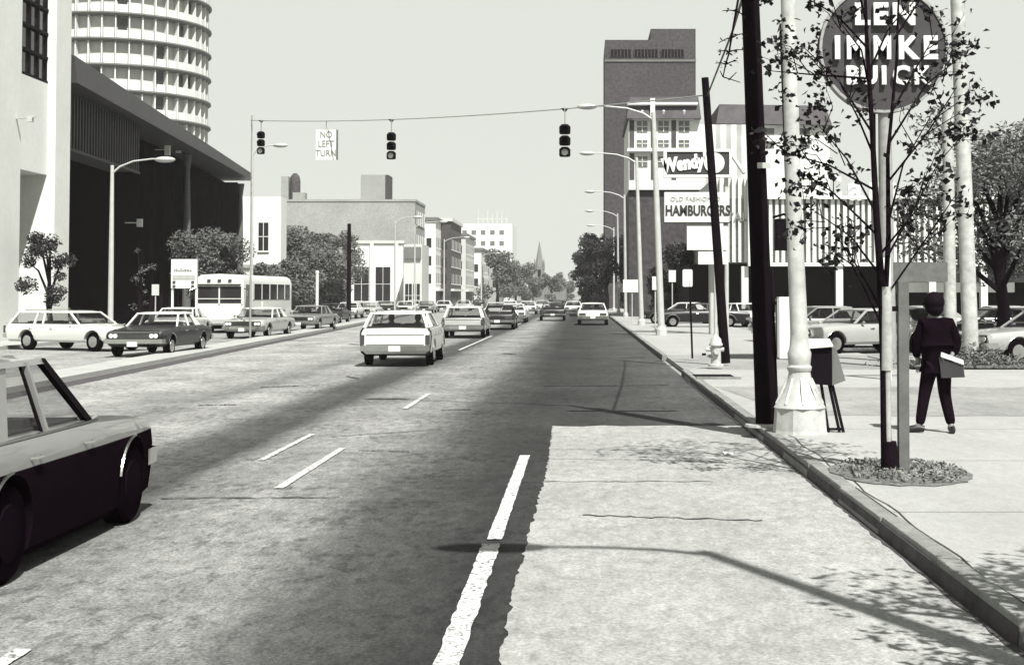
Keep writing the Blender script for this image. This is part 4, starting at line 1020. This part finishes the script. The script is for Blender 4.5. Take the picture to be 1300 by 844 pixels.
for i, (px, Y, h, w, lab) in enumerate(((757,210,11,7,'dark tree overhanging the right kerb before the tower'),(770,180,9.5,6,'nearer dark tree at the foot of the tower'),(744,260,10,6,'farther paler tree over the right kerb'),(806,150,8.5,7,'dark tree behind the plain lamp posts'),(838,140,8,8,'dark tree left of the restaurant sign'),(865,110,5.5,6,'dark tree under the hamburgers sign'))):
    tree(at(px,0,Y).x, Y, .1, h, w, lab, m='leaf', n=330, sz=.45, seed=50+i, group='trees along the right side', low=.1, nc=20)

# ------------------------------------------------------------------ cars
def car_proto(kind, paint, roof=None, lower=None, L=5.3, W=1.95, H=1.4, detail=True):
    """front +y, origin on the ground in the middle"""
    rt = bpy.data.objects.new('parked_car', None); COL.objects.link(rt); rt.empty_display_size = .2
    paint_m_ = M[paint]; roof_m = M[roof or paint]; hw = W/2; y0 = -L/2; y1 = L/2
    zb = .30; belt = .93 if H < 1.5 else 1.05
    hood = belt-.05; deck = belt-.04
    ya0 = y1-L*.31; ya1 = ya0-.62           # windscreen base / top
    if kind == 'wagon': yc0 = y0+.18; yc1 = y0+.5; deck = belt
    elif kind == 'fastback': yc0 = y0+.65; yc1 = y0+1.75
    else: yc0 = y0+L*.21; yc1 = yc0+.55
    wf = y1-L*.165; wr = y0+L*.225
    if kind == 'compact':
        ya0 = y1-1.5; ya1 = ya0-.6; wf = y1-.68; wr = wf-2.58; yc0 = y0+.9; yc1 = yc0+.6; zb = .10; hood = belt-.03
    # body loft
    st = [(y0,.86,zb+.16,deck-.12),(y0+.06,.94,zb+.05,deck-.03),(y0+.5,.99,zb,deck),(yc0,1.0,zb,belt),(0,1.0,zb,belt),(ya0,1.0,zb,belt),(ya0+.1,1.0,zb,belt-.01),(y1-.6,.985,zb,hood-.02),(y1-.08,.95,zb+.04,hood-.06),(y1,.9,zb+.14,hood-.14)]
    mb = MB(); rows = []
    for (y, k, a, b) in st:
        w = hw*k
        half = [(0,a),(w*.86,a),(w*.96,a+.08),(w*.985,a+(b-a)*.35),(w,a+(b-a)*.68),(w*.985,b-.10),(w*.93,b-.015),(w*.84,b+.005),(0,b+.02)]
        ring = half+[(-x,z) for x,z in half[::-1][1:-1]]
        rows.append([(x,y,z) for x,z in ring])
    n = len(rows[0])
    for r in rows: mb.v += r
    for i in range(len(rows)-1):
        for k in range(n):
            k2 = (k+1) % n; mb.f.append((i*n+k, i*n+k2, (i+1)*n+k2, (i+1)*n+k)[::-1])
    mb.f.append(tuple(range(n))); mb.f.append(tuple((len(rows)-1)*n+k for k in range(n))[::-1])
    body = mb.build('body', paint_m_, rt)
    bm = bmesh.new(); bm.from_mesh(body.data); bmesh.ops.recalc_face_normals(bm, faces=bm.faces); bm.to_mesh(body.data); bm.free()
    rw = .335
    cut = MB(); cut.cylx(-hw-.2, -hw+.34, wf, rw, rw+.06, 24); cut.cylx(-hw-.2, -hw+.34, wr, rw, rw+.05, 24)
    cut.cylx(hw-.34, hw+.2, wf, rw, rw+.06, 24); cut.cylx(hw-.34, hw+.2, wr, rw, rw+.05, 24)
    co = cut.build('cut', paint_m_)
    if lower:
        bm = bmesh.new(); bm.from_mesh(body.data); bmesh.ops.bisect_plane(bm, geom=bm.verts[:]+bm.edges[:]+bm.faces[:], plane_co=(0,0,.735), plane_no=(0,0,1)); bm.to_mesh(body.data); bm.free()
    bm = bmesh.new(); bm.from_mesh(co.data); bmesh.ops.recalc_face_normals(bm, faces=bm.faces); bm.to_mesh(co.data); bm.free()
    boolean_diff(body, co)
    if lower:     # darker below the crease: light on the upper flank put into the colour
        body.data.materials.clear(); body.data.materials.append(paint_m_); body.data.materials.append(M[lower])
        for p in body.data.polygons:
            if p.center.z < .735: p.material_index = 1
    body.data.shade_smooth(); body.data.set_sharp_from_angle(angle=R(32))
    # wheels
    for sx in (-1, 1):
        for yy in (wf, wr):
            x0 = sx*(hw-.23); x1 = sx*(hw-.03)
            wl = MB(); wl.tube([(x0,yy,rw),(x0+sx*.02,yy,rw),(x1-sx*.03,yy,rw),(x1,yy,rw)], [rw-.03,rw,rw,rw-.03], 24)
            w_ = wl.build('wheel', M['rubber'], rt, smooth=40)
            hb = MB(); hb.tube([(x1-sx*.01,yy,rw),(x1+sx*.012,yy,rw),(x1+sx*.02,yy,rw)], [.2,.19,.08], 18); hb.build('hubcap', M['hub_dark' if lower else 'hub'], w_, smooth=40)
            if detail:
                ar = MB(); pts = [(sx*(hw*.985+.012), yy+(rw+.065)*cos(a), rw+(rw+.065)*sin(a)) for a in [pi*((.5+.42*i/14) if lower else (.06+.88*i/14)) for i in range(15)]]
                ar.tube(pts, .012, 5); ar.build('arch_trim', M['chrome'], rt)
    # greenhouse
    zt = H-.06; bw = hw*.86; tw = hw*.70
    def side(y, z, out=0):  # point on inclined side plane at height z
        k = (z-belt)/(zt-belt); return Vector((bw+(tw-bw)*k+out, y, z))
    def mir(v, sx): return Vector((v.x*sx, v.y, v.z))
    rf = MB(); ys = [yc1-.04, yc1+.15, (yc1+ya1)/2, ya1-.12, ya1+.04]; n_ = []
    prof = []
    for i, yv in enumerate(ys):
        e = .035 if i in (0, 4) else 0
        zz = H-e
        prof.append([(-tw-.03,yv,zt-.02),(-tw+.0,yv,zt+.02),(-tw*.72,yv,zz-.012),(0,yv,zz),(tw*.72,yv,zz-.012),(tw,yv,zt+.02),(tw+.03,yv,zt-.02),(tw*.7,yv,zt-.03),(-tw*.7,yv,zt-.03)])
    for r in prof: rf.v += r
    q = 9
    for i in range(4):
        for k in range(q):
            k2 = (k+1) % q; rf.f.append((i*q+k, i*q+k2, (i+1)*q+k2, (i+1)*q+k))
    rf.f.append(tuple(range(q))[::-1]); rf.f.append(tuple(4*q+k for k in range(q)))
    ro = rf.build('roof', roof_m, rt)
    bm = bmesh.new(); bm.from_mesh(ro.data); bmesh.ops.recalc_face_normals(bm, faces=bm.faces); bm.to_mesh(ro.data); bm.free()
    ro.data.shade_smooth(); ro.data.set_sharp_from_angle(angle=R(40))
    yB = (ya1+yc1)/2+.1
    for sx in (-1, 1):
        A0, A1 = side(ya0, belt-.01), side(ya1, zt); C0, C1 = side(yc0, belt-.01), side(yc1, zt)
        mb = MB(); mb.bar(mir(A0,sx), mir(A1,sx), .055, .05); mb.build('pillar', M['black'] if lower else roof_m, rt)  # on the near car the pillar's shade is put into black
        if kind in ('sedan','compact','fastback'):
            wdt = .34 if kind != 'compact' else .2
            pb = [C0, C0+Vector((0,wdt+.25,0)), C1+Vector((0,wdt*.8,0)), C1]
            mb = MB(); mb.poly([mir(p_,sx) for p_ in pb], (-sx*.05,0,0)); mb.build('pillar', roof_m, rt)
            ce = yc0+wdt+.25; ct = yc1+wdt*.8
        else:
            mb = MB(); mb.bar(mir(C0,sx), mir(C1,sx), .07, .07); mb.build('pillar', roof_m, rt)
            d = L*.24; mb = MB(); mb.bar(mir(side(yc0+d,belt-.01),sx), mir(side(yc0+d+.05,zt),sx), .08, .04); mb.build('pillar', roof_m, rt)
            ce, ct = yc0, yc1
        mb = MB(); mb.bar(mir(side(yB,belt-.01),sx), mir(side(yB-.03,zt),sx), .06, .04); mb.build('pillar', roof_m, rt)
        if kind == 'compact':
            mb = MB(); mb.bar(mir(side(ya0-.95,belt-.01),sx), mir(side(ya1-.4,zt),sx), .02, .02); mb.build('vent_divider', M['black'], rt)
        g = MB(); g.poly([mir(side(ce,belt,-.015),sx), mir(side(ya0-.03,belt,-.015),sx), mir(side(ya1-.03,zt-.01,-.015),sx), mir(side(ct,zt-.01,-.015),sx)], (-sx*.006,0,0)); g.build('side_window', M['glass'], rt)
        if detail:
            tm = MB(); tm.bar(mir(Vector((bw+.06,yc0-.1,belt+.0)),sx), mir(Vector((bw+.06,ya0+.05,belt+.0)),sx), .018); tm.build('belt_trim', M['chrome'], rt)
            for yy in (yB-.55, yB+.5):
                hn = MB(); hn.tube([(sx*(hw*.985+.0),yy,belt-.14),(sx*(hw*.985+.035),yy+.03,belt-.14),(sx*(hw*.985+.035),yy+.14,belt-.14),(sx*(hw*.985),yy+.17,belt-.14)], .014, 6); hn.build('door_handle', M['chrome'], rt)
            if kind != 'compact': mr_ = MB(); mr_.ball((sx*(hw+.03), ya0-.25, belt+.05), .06, 8, 6, (.7,1,.8)); mr_.build('mirror', M['chrome'], rt)
    ws = MB(); ws.poly([(-bw+.03,ya0+.02,belt+.0),(bw-.03,ya0+.02,belt+.0),(tw-.02,ya1+.02,zt-.01),(-tw+.02,ya1+.02,zt-.01)], (0,-.006,.004)); ws.build('windscreen', M['glass'], rt)
    rw_ = MB(); rw_.poly([(-bw+.03,yc0-.02,belt+.0),(bw-.03,yc0-.02,belt+.0),(tw-.02,yc1-.02,zt-.01),(-tw+.02,yc1-.02,zt-.01)], (0,.006,.004)); rw_.build('rear_window', M['glass'], rt)
    it = MB(); it.box(-bw+.06,bw-.06,yc0+.06,ya0-.06,belt-.02,belt+.026); 
    for sy in ([yB-.05, yB-1.0] if kind != 'wagon' else [yB+.1, yB-.8]):
        it.box(-bw+.1,-.06,sy-.08,sy+.08,belt,belt+.09); it.box(.06,bw-.1,sy-.08,sy+.08,belt,belt+.09)
    it.build('interior', M['interior'], rt)
    # bumpers
    for (yy, sg) in ((y1, 1), (y0, -1)):
        bp = MB(); pts = [(-hw*.97,yy-sg*.22,.5),(-hw*.95,yy+sg*.03,.5),(-hw*.6,yy+sg*.09,.5),(0,yy+sg*.11,.5),(hw*.6,yy+sg*.09,.5),(hw*.95,yy+sg*.03,.5),(hw*.97,yy-sg*.22,.5)]
        for i in range(len(pts)-1):
            a = Vector(pts[i]); b = Vector(pts[i+1]); bp.hexa([a+Vector((0,-.03,-.07)), b+Vector((0,-.03,-.07)), b+Vector((0,.03,-.07)), a+Vector((0,.03,-.07))],[a+Vector((0,-.03,.07)), b+Vector((0,-.03,.07)), b+Vector((0,.03,.07)), a+Vector((0,.03,.07))])
        bp.build('bumper', M['chrome'], rt)
        pl = MB(); pz = .42 if sg > 0 else .5; pl.box(-.16,.16,yy+sg*.15-.01,yy+sg*.15+.01,pz-.08,pz+.07); pl.build('licence_plate', M['sign'], rt)
    gr = MB(); gr.box(-hw*.82,hw*.82,y1-.03,y1+.03,.58,.76); grill = gr.build('grille', M['slot'], rt)
    gb = MB()
    for k in range(5): gb.box(-hw*.56,hw*.56,y1+.03,y1+.045,.595+k*.036,.603+k*.036)
    gb.box(-hw*.84,hw*.84,y1-.0,y1+.05,.77,.79); gb.build('grille_bars', M['chrome'], grill)
    for sx in (-1,1):
        for k in (.74,.60):
            h_ = MB(); h_.tube([(sx*hw*k,y1+.02,.67),(sx*hw*k,y1+.05,.67)], .072, 14); h_.build('headlight', M['lens'], rt)
        tl = MB()
        if kind == 'wagon': tl.box(min(sx*hw*.84,sx*hw*.955),max(sx*hw*.84,sx*hw*.955),y0-.03,y0+.05,.6,.86)
        else: tl.box(min(sx*hw*.45,sx*hw*.86),max(sx*hw*.45,sx*hw*.86),y0-.03,y0+.05,.62,.76)
        tl.build('tail_light', M['lens_red'], rt)
    if kind == 'wagon':
        gt = MB(); gt.box(-hw*.8,hw*.8,y0-.02,y0+.02,.6,.6+.012); gt.box(-hw*.8,hw*.8,y0-.018,y0+.02,.86,.872); gt.build('tailgate_seam', M['ink_mid'], rt)
        rk = MB()
        for sx in (-.5,.5): rk.bar((sx,yc1+.1,H+.02),(sx,yB-.2,H+.02),.03)
        rk.build('roof_rack', M['chrome'], rt)
    return rt
protos = {}
def car(key, x, y, rz, label, kind='sedan', paint='white_car', roof=None, lower=None, z=0, name='parked_car', group='cars driving away up the street', scale=1.0, detail=True, **kw):
    k = (kind, paint, roof, lower, tuple(sorted(kw.items())), detail)
    if k in protos: o = copy_tree(protos[k])
    else: o = protos[k] = car_proto(kind, paint, roof, lower, detail=detail, **kw)
    o.name = name; o.location = (x, y, z); o.rotation_euler = (0,0,rz); o.scale = (scale,)*3
    return setp(o, label, 'car', group)
def by_px(px, Y): return at(px,0,Y).x
# foreground car at the left: front at Y=14, right flank X=-4.1
car('near', -3.76-.92, 12.7-2.2, R(0), 'dark sedan cut off by the left edge of the frame', kind='compact', paint='grey_car', lower='black_car', L=4.4, W=1.84, H=1.48, name='dark_sedan')  # grey over black stands for the light on the upper flank
wg = car('wagon', by_px(502,38.5), 38.3+2.65, R(1.2), 'white station wagon with two people inside, nearest in the traffic', kind='wagon', paint='white_car', H=1.5, W=1.95, name='station_wagon')
car('c2', by_px(588,64), 64+2.65, R(.5), 'silver station wagon right behind the white wagon ahead', kind='wagon', paint='silver_car', roof='white_car', H=1.46, name='station_wagon')
car('c3', by_px(632,80), 80+2.65, 0, 'dark sedan half hidden past the silver wagon', paint='dark_car')
car('c4', by_px(651,100), 100+2.65, 0, 'white sedan beyond the dark sedan in the middle lane', paint='white_car')
car('c5', by_px(701,109), 109+2.65, R(1), 'dark sedan with a bright bumper in the centre of the street', paint='dark_car', W=2.05)
car('c6', by_px(753,93), 93+2.65, R(-.5), 'white sedan alone in the kerb lane on the right', paint='white_car', scale=1.06)
car('c7', by_px(629,118), 118+2.65, 0, 'pale sedan peeking out past the silver wagon', paint='tan_car')
far = [(671,150,'white_car','small far white sedan left of the central dark sedan'),(728,150,'white_car','small far white sedan between the dark sedan and the kerb lane'),(689,180,'tan_car','tiny far pale sedan above the central dark sedan'),
       (708,190,'dark_car','tiny far dark sedan above the central dark sedan'),(660,175,'grey_car','tiny far grey sedan left of the central cars'),(741,210,'dark_car','tiny dark sedan at the far end of the kerb lane'),
       (648,160,'white_car','tiny far white sedan above the white middle sedan'),(720,230,'white_car','tiny far white sedan near the vanishing point'),(697,250,'grey_car','tiny grey sedan near the vanishing point')]
for px, Y, p, lab in far: car('f', by_px(px,Y), Y, 0, lab, paint=p, detail=False)
# oncoming / parked on the left, beyond the median (fronts face us)
G2 = 'cars facing the camera beyond the median'
car('o1', by_px(182,44.5), 44.2+2.65, pi+R(-2), 'dark sedan with a white roof beyond the median', paint='dark_car', roof='white_car', group=G2, W=1.9)
car('o2', by_px(97,50), 50.5, pi+R(62), 'white station wagon turned sideways before the white corner building', kind='wagon', paint='white_car', group='cars beside the white corner building', name='station_wagon')
car('o3', by_px(334,66), 66, pi+R(-4), 'pale sedan with dark grille directly before the motor coach', paint='silver_car', roof='white_car', group=G2)
car('o4', by_px(398,80), 80, pi+R(-4), 'grey sedan following behind the pale sedan beyond the median', paint='grey_car', group=G2)
car('o5', by_px(424,98), 98, pi, 'dark sedan third in the line beyond the median', paint='dark_car', group=G2)
car('o6', by_px(38,64), 66, pi/2, 'dark car parked far left behind the white wagon', paint='grey_car', group='cars beside the white corner building')
car('o7', by_px(232,66), 66, pi+R(2), 'white hardtop behind the dark sedan beside the signboard post', paint='white_car', group=G2)
for px, Y, p, lab in [(446,122,'white_car','small white sedan in the oncoming line right of the dark pole'),(470,128,'tan_car','small pale sedan under the pale arched building'),(492,138,'dark_car','small dark sedan just above the white wagon roof'),
        (517,150,'white_car','small white sedan above the right of the white wagon'),(543,160,'grey_car','small grey sedan between the white and silver wagons'),(565,172,'white_car','small white sedan above the silver wagon'),(590,185,'tan_car','small pale oncoming sedan over the silver wagon roof'),(609,205,'dark_car','tiny dark oncoming sedan near the far trees'),
        (456,150,'white_car','small white car tucked behind the oncoming white sedan'),(527,185,'white_car','tiny white car before the banded shop front')]:
    car('g', by_px(px,Y), Y, pi, lab, paint=p, detail=False, group='distant oncoming cars')
# car lot
GL = 'cars standing in the dealer lot'
lot = [(943,84,R(200),'white_car',None,'white car nose out beside the utility pole in the lot'),(868,92,R(80),'dark_car','white_car','dark low car under the restaurant sign with bright top'),(890,82,R(92),'dark_car',None,'dark car behind the leaning pole'),
       (1092,45,R(118),'silver_car',None,'bright top pale car in the lot left of the tree stake'),(1040,56,R(100),'grey_car',None,'grey car behind the newspaper box'),(1165,58,R(95),'grey_car',None,'grey car behind the head of the walking person'),
       (1262,47,R(93),'dark_car',None,'dark car with bright trim right of the white posts'),(1262,58,R(88),'grey_car',None,'grey car in the second row right of the white posts'),(1330,38.5,R(110),'silver_car',None,'car nosing in at the right edge of the frame'),(1130,50,R(92),'dark_car',None,'dark car behind the tree stake')]
for px, Y, rz, p, rf_, lab in lot: car('l', by_px(px,Y), Y, rz, lab, paint=p, roof=rf_, group=GL, z=WALKZ-.03)

# motor coach
def coach():
    Y = 73.0
    t = thing('motor_coach', (by_px(282,Y), Y, 0), 'white motor coach with split windscreen facing the camera', 'bus', rz=R(-4))
    w = 1.27; L = 8.9; H = 3.05; zb = .42
    # body shell front at -y (towards camera)
    prof = [(-w,zb),(-w,H-.45),(-w+.08,H-.2),(-w+.3,H-.05),(0,H),(w-.3,H-.05),(w-.08,H-.2),(w,H-.45),(w,zb)]
    mb = MB(); mb.poly([(x,0,z) for x,z in prof], (0,L,0)); mb.build('body', M['white_car'], t, smooth=35)
    MB().box(-w+.12,w-.12,-.02,-.004,1.55,2.4).build('windscreen', M['pane'], t)
    fr = MB(); fr.box(-.035,.035,-.05,-.02,1.5,2.45); fr.box(-w+.06,w-.06,-.06,-.021,2.4,2.47); fr.box(-w+.06,w-.06,-.05,-.021,1.75,1.79); fr.box(-w+.05,-w+.12,-.05,-.02,1.5,2.4); fr.box(w-.12,w-.05,-.05,-.02,1.5,2.4); fr.build('windscreen_frame', M['white'], t)
    MB().box(-w+.15,w-.15,-.16,-.0,2.47,2.52).build('sun_visor', M['slot'], t)
    for x in (-.55,0,.55): MB().box(x-.08,x+.08,-.06,0,2.66,2.76).build('marker_lamp', M['ink'], t)
    for sx in (-1,1):
        MB().tube([(sx*.95,-.04,1.0),(sx*.95,0,1.0)], .13, 14).build('headlight', M['lens'], t)
        for yy in (1.8,6.8):
            wl = MB(); wl.cylx(sx*(w-.3),sx*(w+.02),yy,.48,.48,20); wl.build('wheel', M['rubber'], t)
        MB().tube([(sx*1.3,-.05,2.3),(sx*1.5,-.2,2.2),(sx*1.5,-.2,1.9)], .03, 6).build('mirror_arm', M['chrome'], t)
    MB().box(-w+.02,w-.02,-.12,-.0,.5,.72).build('bumper', M['galv'], t); MB().box(-w+.1,w-.1,.2,L-.2,.22,.42).build('underside', M['rubber'], t)
    # side windows on the street side
    sw = MB(); sw.box(w+.004,w+.02,1.6,L-.4,1.72,2.55); sw.build('side_windows', M['pane'], t)
    fm = MB()
    for k in range(5): fm.box(w+.02,w+.035,1.6+k*1.45,1.68+k*1.45,1.72,2.55)
    fm.build('window_bars', M['white'], t)
    MB().box(w+.005,w+.04,3.2,7.6,1.15,1.66).build('side_panel', M['sign'], t)
    MB().box(w+.005,w+.03,.3,1.2,.5,2.5).build('door', M['pane_mid'], t)
coach()

# ------------------------------------------------------------------ people
def skin_obj(name, verts, edges, radii, m, parent, sub=2, root=0):
    me = bpy.data.meshes.new(name); me.from_pydata([tuple(v) for v in verts], edges, []); me.update()
    o = bpy.data.objects.new(name, me); COL.objects.link(o)
    md = o.modifiers.new('s', 'SKIN'); md.use_smooth_shade = True
    lay = me.skin_vertices[0].data
    for i, r in enumerate(radii):
        lay[i].radius = r if isinstance(r, tuple) else (r, r)
        lay[i].use_root = (i == root)
    sb = o.modifiers.new('u', 'SUBSURF'); sb.levels = sub; sb.render_levels = sub
    bpy.context.view_layer.update()
    nm = bpy.data.meshes.new_from_object(o.evaluated_get(bpy.context.evaluated_depsgraph_get()))
    o.modifiers.clear(); o.data = nm; nm.name = name; nm.materials.clear(); nm.materials.append(m)
    nm.shade_smooth(); o.parent = parent; return o
def pedestrian():
    g = gnd(1190, 549, WALKZ)
    # local: x right, y away from the camera, z up. Person walks left and slightly away, back half turned to us
    t = thing('person', (g.x, g.y, WALKZ), 'person in dark jacket and trousers walking with papers under the right arm', 'person')
    hp = .90
    V = [(0,0,hp),(0,.0,1.08),(-.01,0,1.28),(-.01,0,1.43),(-.02,0,1.50),(-.03,0,1.60),(-.03,.0,1.70),   #0-6 spine/head
         (-.09,0,hp-.04),(-.155,.02,.50),(-.225,.0,.10),(-.33,.02,.04),          #7-10 left leg forward
         (.09,0,hp-.04),(.10,.02,.50),(.175,-.02,.10),(.15,-.10,.04),            #11-14 right leg
         (-.17,0,1.40),(-.245,.03,1.15),(-.225,.08,.93),(-.21,.10,.86),                    #15-18 left arm
         (.16,0,1.40),(.25,-.02,1.16),(.16,-.12,.98),(.11,-.16,.97)]                      #19-22 right arm bent forward
    E = [(0,1),(1,2),(2,3),(3,4),(4,5),(5,6),(0,7),(7,8),(8,9),(9,10),(0,11),(11,12),(12,13),(13,14),(3,15),(15,16),(16,17),(17,18),(3,19),(19,20),(20,21),(21,22)]
    Rr = [(.15,.11),(.14,.1),(.165,.11),(.13,.09),(.055,.055),(.075,.09),(.06,.075),(.085,.09),(.055,.06),(.04,.04),(.035,.03),(.085,.09),(.055,.06),(.04,.04),(.035,.03),(.06,.06),(.045,.045),(.032,.032),(.03,.02),(.06,.06),(.045,.045),(.032,.032),(.03,.02)]
    body = skin_obj('body', V, E, Rr, M['skin'], t)
    # fingers
    for side, c, d in ((-1, Vector((-.21,.10,.86)), Vector((0,.01,-1))), (1, Vector((.11,-.16,.97)), Vector((-.9,-.2,-.1)))):
        fg = MB(); d.normalize(); pr = d.cross(Vector((0,1,.2))).normalized()
        for k, ln in enumerate((.07,.08,.075,.06)):
            o0 = c+d*.02+pr*(k-1.5)*.019; fg.tube([o0,o0+d*ln*.55,o0+d*ln+Vector((0,-.02*side,0))],[.009,.0085,.006],6)
        o0 = c-d*.01+pr*.04; fg.tube([o0,o0+d*.03+pr*.02,o0+d*.055+pr*.02],[.011,.01,.007],6)
        fg.build('fingers', M['skin'], t, smooth=60)
    jk = skin_obj('jacket', [(0,0,.80),(0,0,.95),(-.0,0,1.12),(-.01,0,1.30),(-.01,0,1.42),(-.015,0,1.475),(-.17,0,1.405),(-.255,.03,1.15),(-.235,.08,.95),(.165,0,1.405),(.262,-.02,1.15),(.18,-.10,.99)],
             [(0,1),(1,2),(2,3),(3,4),(4,5),(4,6),(6,7),(7,8),(4,9),(9,10),(10,11)],
             [(.205,.15),(.2,.15),(.21,.15),(.225,.15),(.15,.12),(.08,.08),(.085,.085),(.072,.072),(.055,.055),(.085,.085),(.075,.075),(.055,.055)], M['jacket'], t, root=1)
    tq = skin_obj('trousers', [(0,0,.9),(-.09,0,.84),(-.155,.02,.50),(-.228,.0,.085),(.09,0,.84),(.10,.02,.5),(.178,-.02,.085)], [(0,1),(1,2),(2,3),(0,4),(4,5),(5,6)],
             [(.15,.12),(.11,.12),(.075,.085),(.062,.065),(.11,.12),(.075,.085),(.062,.065)], M['trouser'], t)
    hr = MB(); hr.ball((-.03,-.005,1.675),.135,16,12,(1.0,1.05,1.0)); hr.ball((-.03,-.02,1.61),.12,14,10,(1.02,.9,.9)); hr.ball((-.12,.03,1.66),.05,10,8,(1.3,1,.5)); hr.ball((-.025,-.05,1.60),.10,12,9,(1.05,.8,1.1)); hr.ball((-.06,.0,1.70),.09,12,9); hr.build('hair', M['hair'], t, smooth=80)
    fc = MB(); fc.ball((-.075,.06,1.625),.07,12,9,(.9,.9,1.2)); fc.ball((-.135,.085,1.62),.018,8,6); fc.ball((-.02,.1,1.63),.06,10,8); fc.build('face', M['skin'], t, smooth=80)
    for (a, hd, lab) in ((Vector((-.24,.0,0)), Vector((-1,.15,0)),'l'),(Vector((.18,-.0,0)), Vector((-.15,-1,0)),'r')):
        hd.normalize(); sh = MB(); sh.tube([a-hd*.07+Vector((0,0,.05)), a+Vector((0,0,.06)), a+hd*.1+Vector((0,0,.045)), a+hd*.2+Vector((0,0,.03))],[.042,.05,.045,.028],10); sh.build('shoe', M['shoe'], t, smooth=80)
    pg = thing('folder', (g.x+.13, g.y-.22, WALKZ+.88), 'white papers on a dark satchel held at the hip of the walking person', 'papers', rz=R(-8)); 
    MB().poly([(-.13,0,.10),(.16,0,.0),(.15,0,.06),(-.12,0,.16)],(0,.06,0)).build('papers', M['paper'], pg)
    MB().poly([(-.15,.02,.09),(.15,.02,-.01),(.17,.02,-.16),(-.12,.02,-.17)],(0,.07,0)).build('satchel', M['bag'], pg)
pedestrian()
def rider(dx, lab):
    m = wg.matrix_world; bpy.context.view_layer.update()
    loc = wg.location
    t = thing('person', (loc.x+dx, loc.y-.1, 0), lab, 'person', 'people seated in the white station wagon')
    b = skin_obj('body', [(0,0,.72),(0,0,.95),(0,0,1.08),(0,.0,1.15),(0,.02,1.24),(0,.02,1.33),(-.17,0,1.05),(-.2,.12,.85),(.17,0,1.05),(.2,.12,.85)], [(0,1),(1,2),(2,3),(3,4),(4,5),(2,6),(6,7),(2,8),(8,9)],
        [(.17,.12),(.17,.12),(.12,.1),(.055,.055),(.075,.09),(.06,.07),(.07,.07),(.05,.05),(.07,.07),(.05,.05)], M['skin'], t)
    c = skin_obj('shirt', [(0,0,.70),(0,0,.92),(0,0,1.07),(-.17,0,1.05),(.17,0,1.05)], [(0,1),(1,2),(2,3),(2,4)], [(.19,.14),(.2,.14),(.14,.11),(.085,.085),(.085,.085)], M['jacket'], t)
    MB().ball((0,-.01,1.29),.105,12,9,(.9,1,1.1)).build('hair', M['hair'], t, smooth=80)
rider(-.38, 'driver seen through the rear window on the left of the white wagon'); rider(.38, 'passenger seen through the rear window on the right of the white wagon')

# ------------------------------------------------------------------ haze
hz = MB().box(-700,700,-45,950,-1.2,70).build('haze', None or M['conc']); hz.data.materials.clear()
hm = bpy.data.materials.new('haze_air'); hm.use_nodes = True; hn = hm.node_tree; hn.nodes.remove(hn.nodes['Principled BSDF'])
pv = hn.nodes.new('ShaderNodeVolumePrincipled'); pv.inputs['Color'].default_value = (.95,.96,.92,1); pv.inputs['Density'].default_value = .00022
hn.links.new(pv.outputs[0], hn.nodes['Material Output'].inputs['Volume']); hz.data.materials.append(hm)
setp(hz, 'thin pale haze over the whole street', 'haze', kind='stuff')
# ------------------------------------------------------------------ light, sky
EL = R(54); AZ = R(180-23)      # sun behind the camera, to the right
sd = Vector((sin(AZ)*cos(EL), cos(AZ)*cos(EL), sin(EL)))
sl = bpy.data.lights.new('sun', 'SUN'); sl.energy = 5.0; sl.angle = R(.5); sl.color = (1, .985, .95)
so = bpy.data.objects.new('sun', sl); COL.objects.link(so); so.rotation_euler = (-sd).to_track_quat('-Z','Y').to_euler()
wd = bpy.data.worlds.new('World'); S.world = wd; wd.use_nodes = True; nt = wd.node_tree
bg = nt.nodes['Background']; bg.inputs['Strength'].default_value = .1
sk = nt.nodes.new('ShaderNodeTexSky'); sk.sky_type = 'NISHITA'; sk.sun_disc = False; sk.sun_elevation = EL; sk.sun_rotation = AZ
sk.air_density = 1.0; sk.dust_density = 1.5; sk.ozone_density = 1.0
bw = nt.nodes.new('ShaderNodeRGBToBW'); nt.links.new(sk.outputs[0], bw.inputs[0])
mn = nt.nodes.new('ShaderNodeMath'); mn.operation = 'MINIMUM'; mn.inputs[1].default_value = 4.15
pw = nt.nodes.new('ShaderNodeMath'); pw.operation = 'POWER'; pw.inputs[1].default_value = 3.0; nt.links.new(bw.outputs[0], pw.inputs[0])
gn = nt.nodes.new('ShaderNodeMath'); gn.operation = 'MULTIPLY'; gn.inputs[1].default_value = .30
nt.links.new(pw.outputs[0], gn.inputs[0]); nt.links.new(gn.outputs[0], mn.inputs[0])
vm = nt.nodes.new('ShaderNodeVectorMath'); vm.operation = 'SCALE'; vm.inputs[0].default_value = (.99, 1.02, .945)
nt.links.new(mn.outputs[0], vm.inputs['Scale']); nt.links.new(vm.outputs[0], bg.inputs['Color'])
S.render.engine = 'CYCLES'
S.view_settings.view_transform = 'Standard'; S.view_settings.look = 'None'; S.view_settings.gamma = 1; S.view_settings.exposure = .88
S.render.resolution_x = 1024; S.render.resolution_y = 664
S.cycles.max_bounces = 6
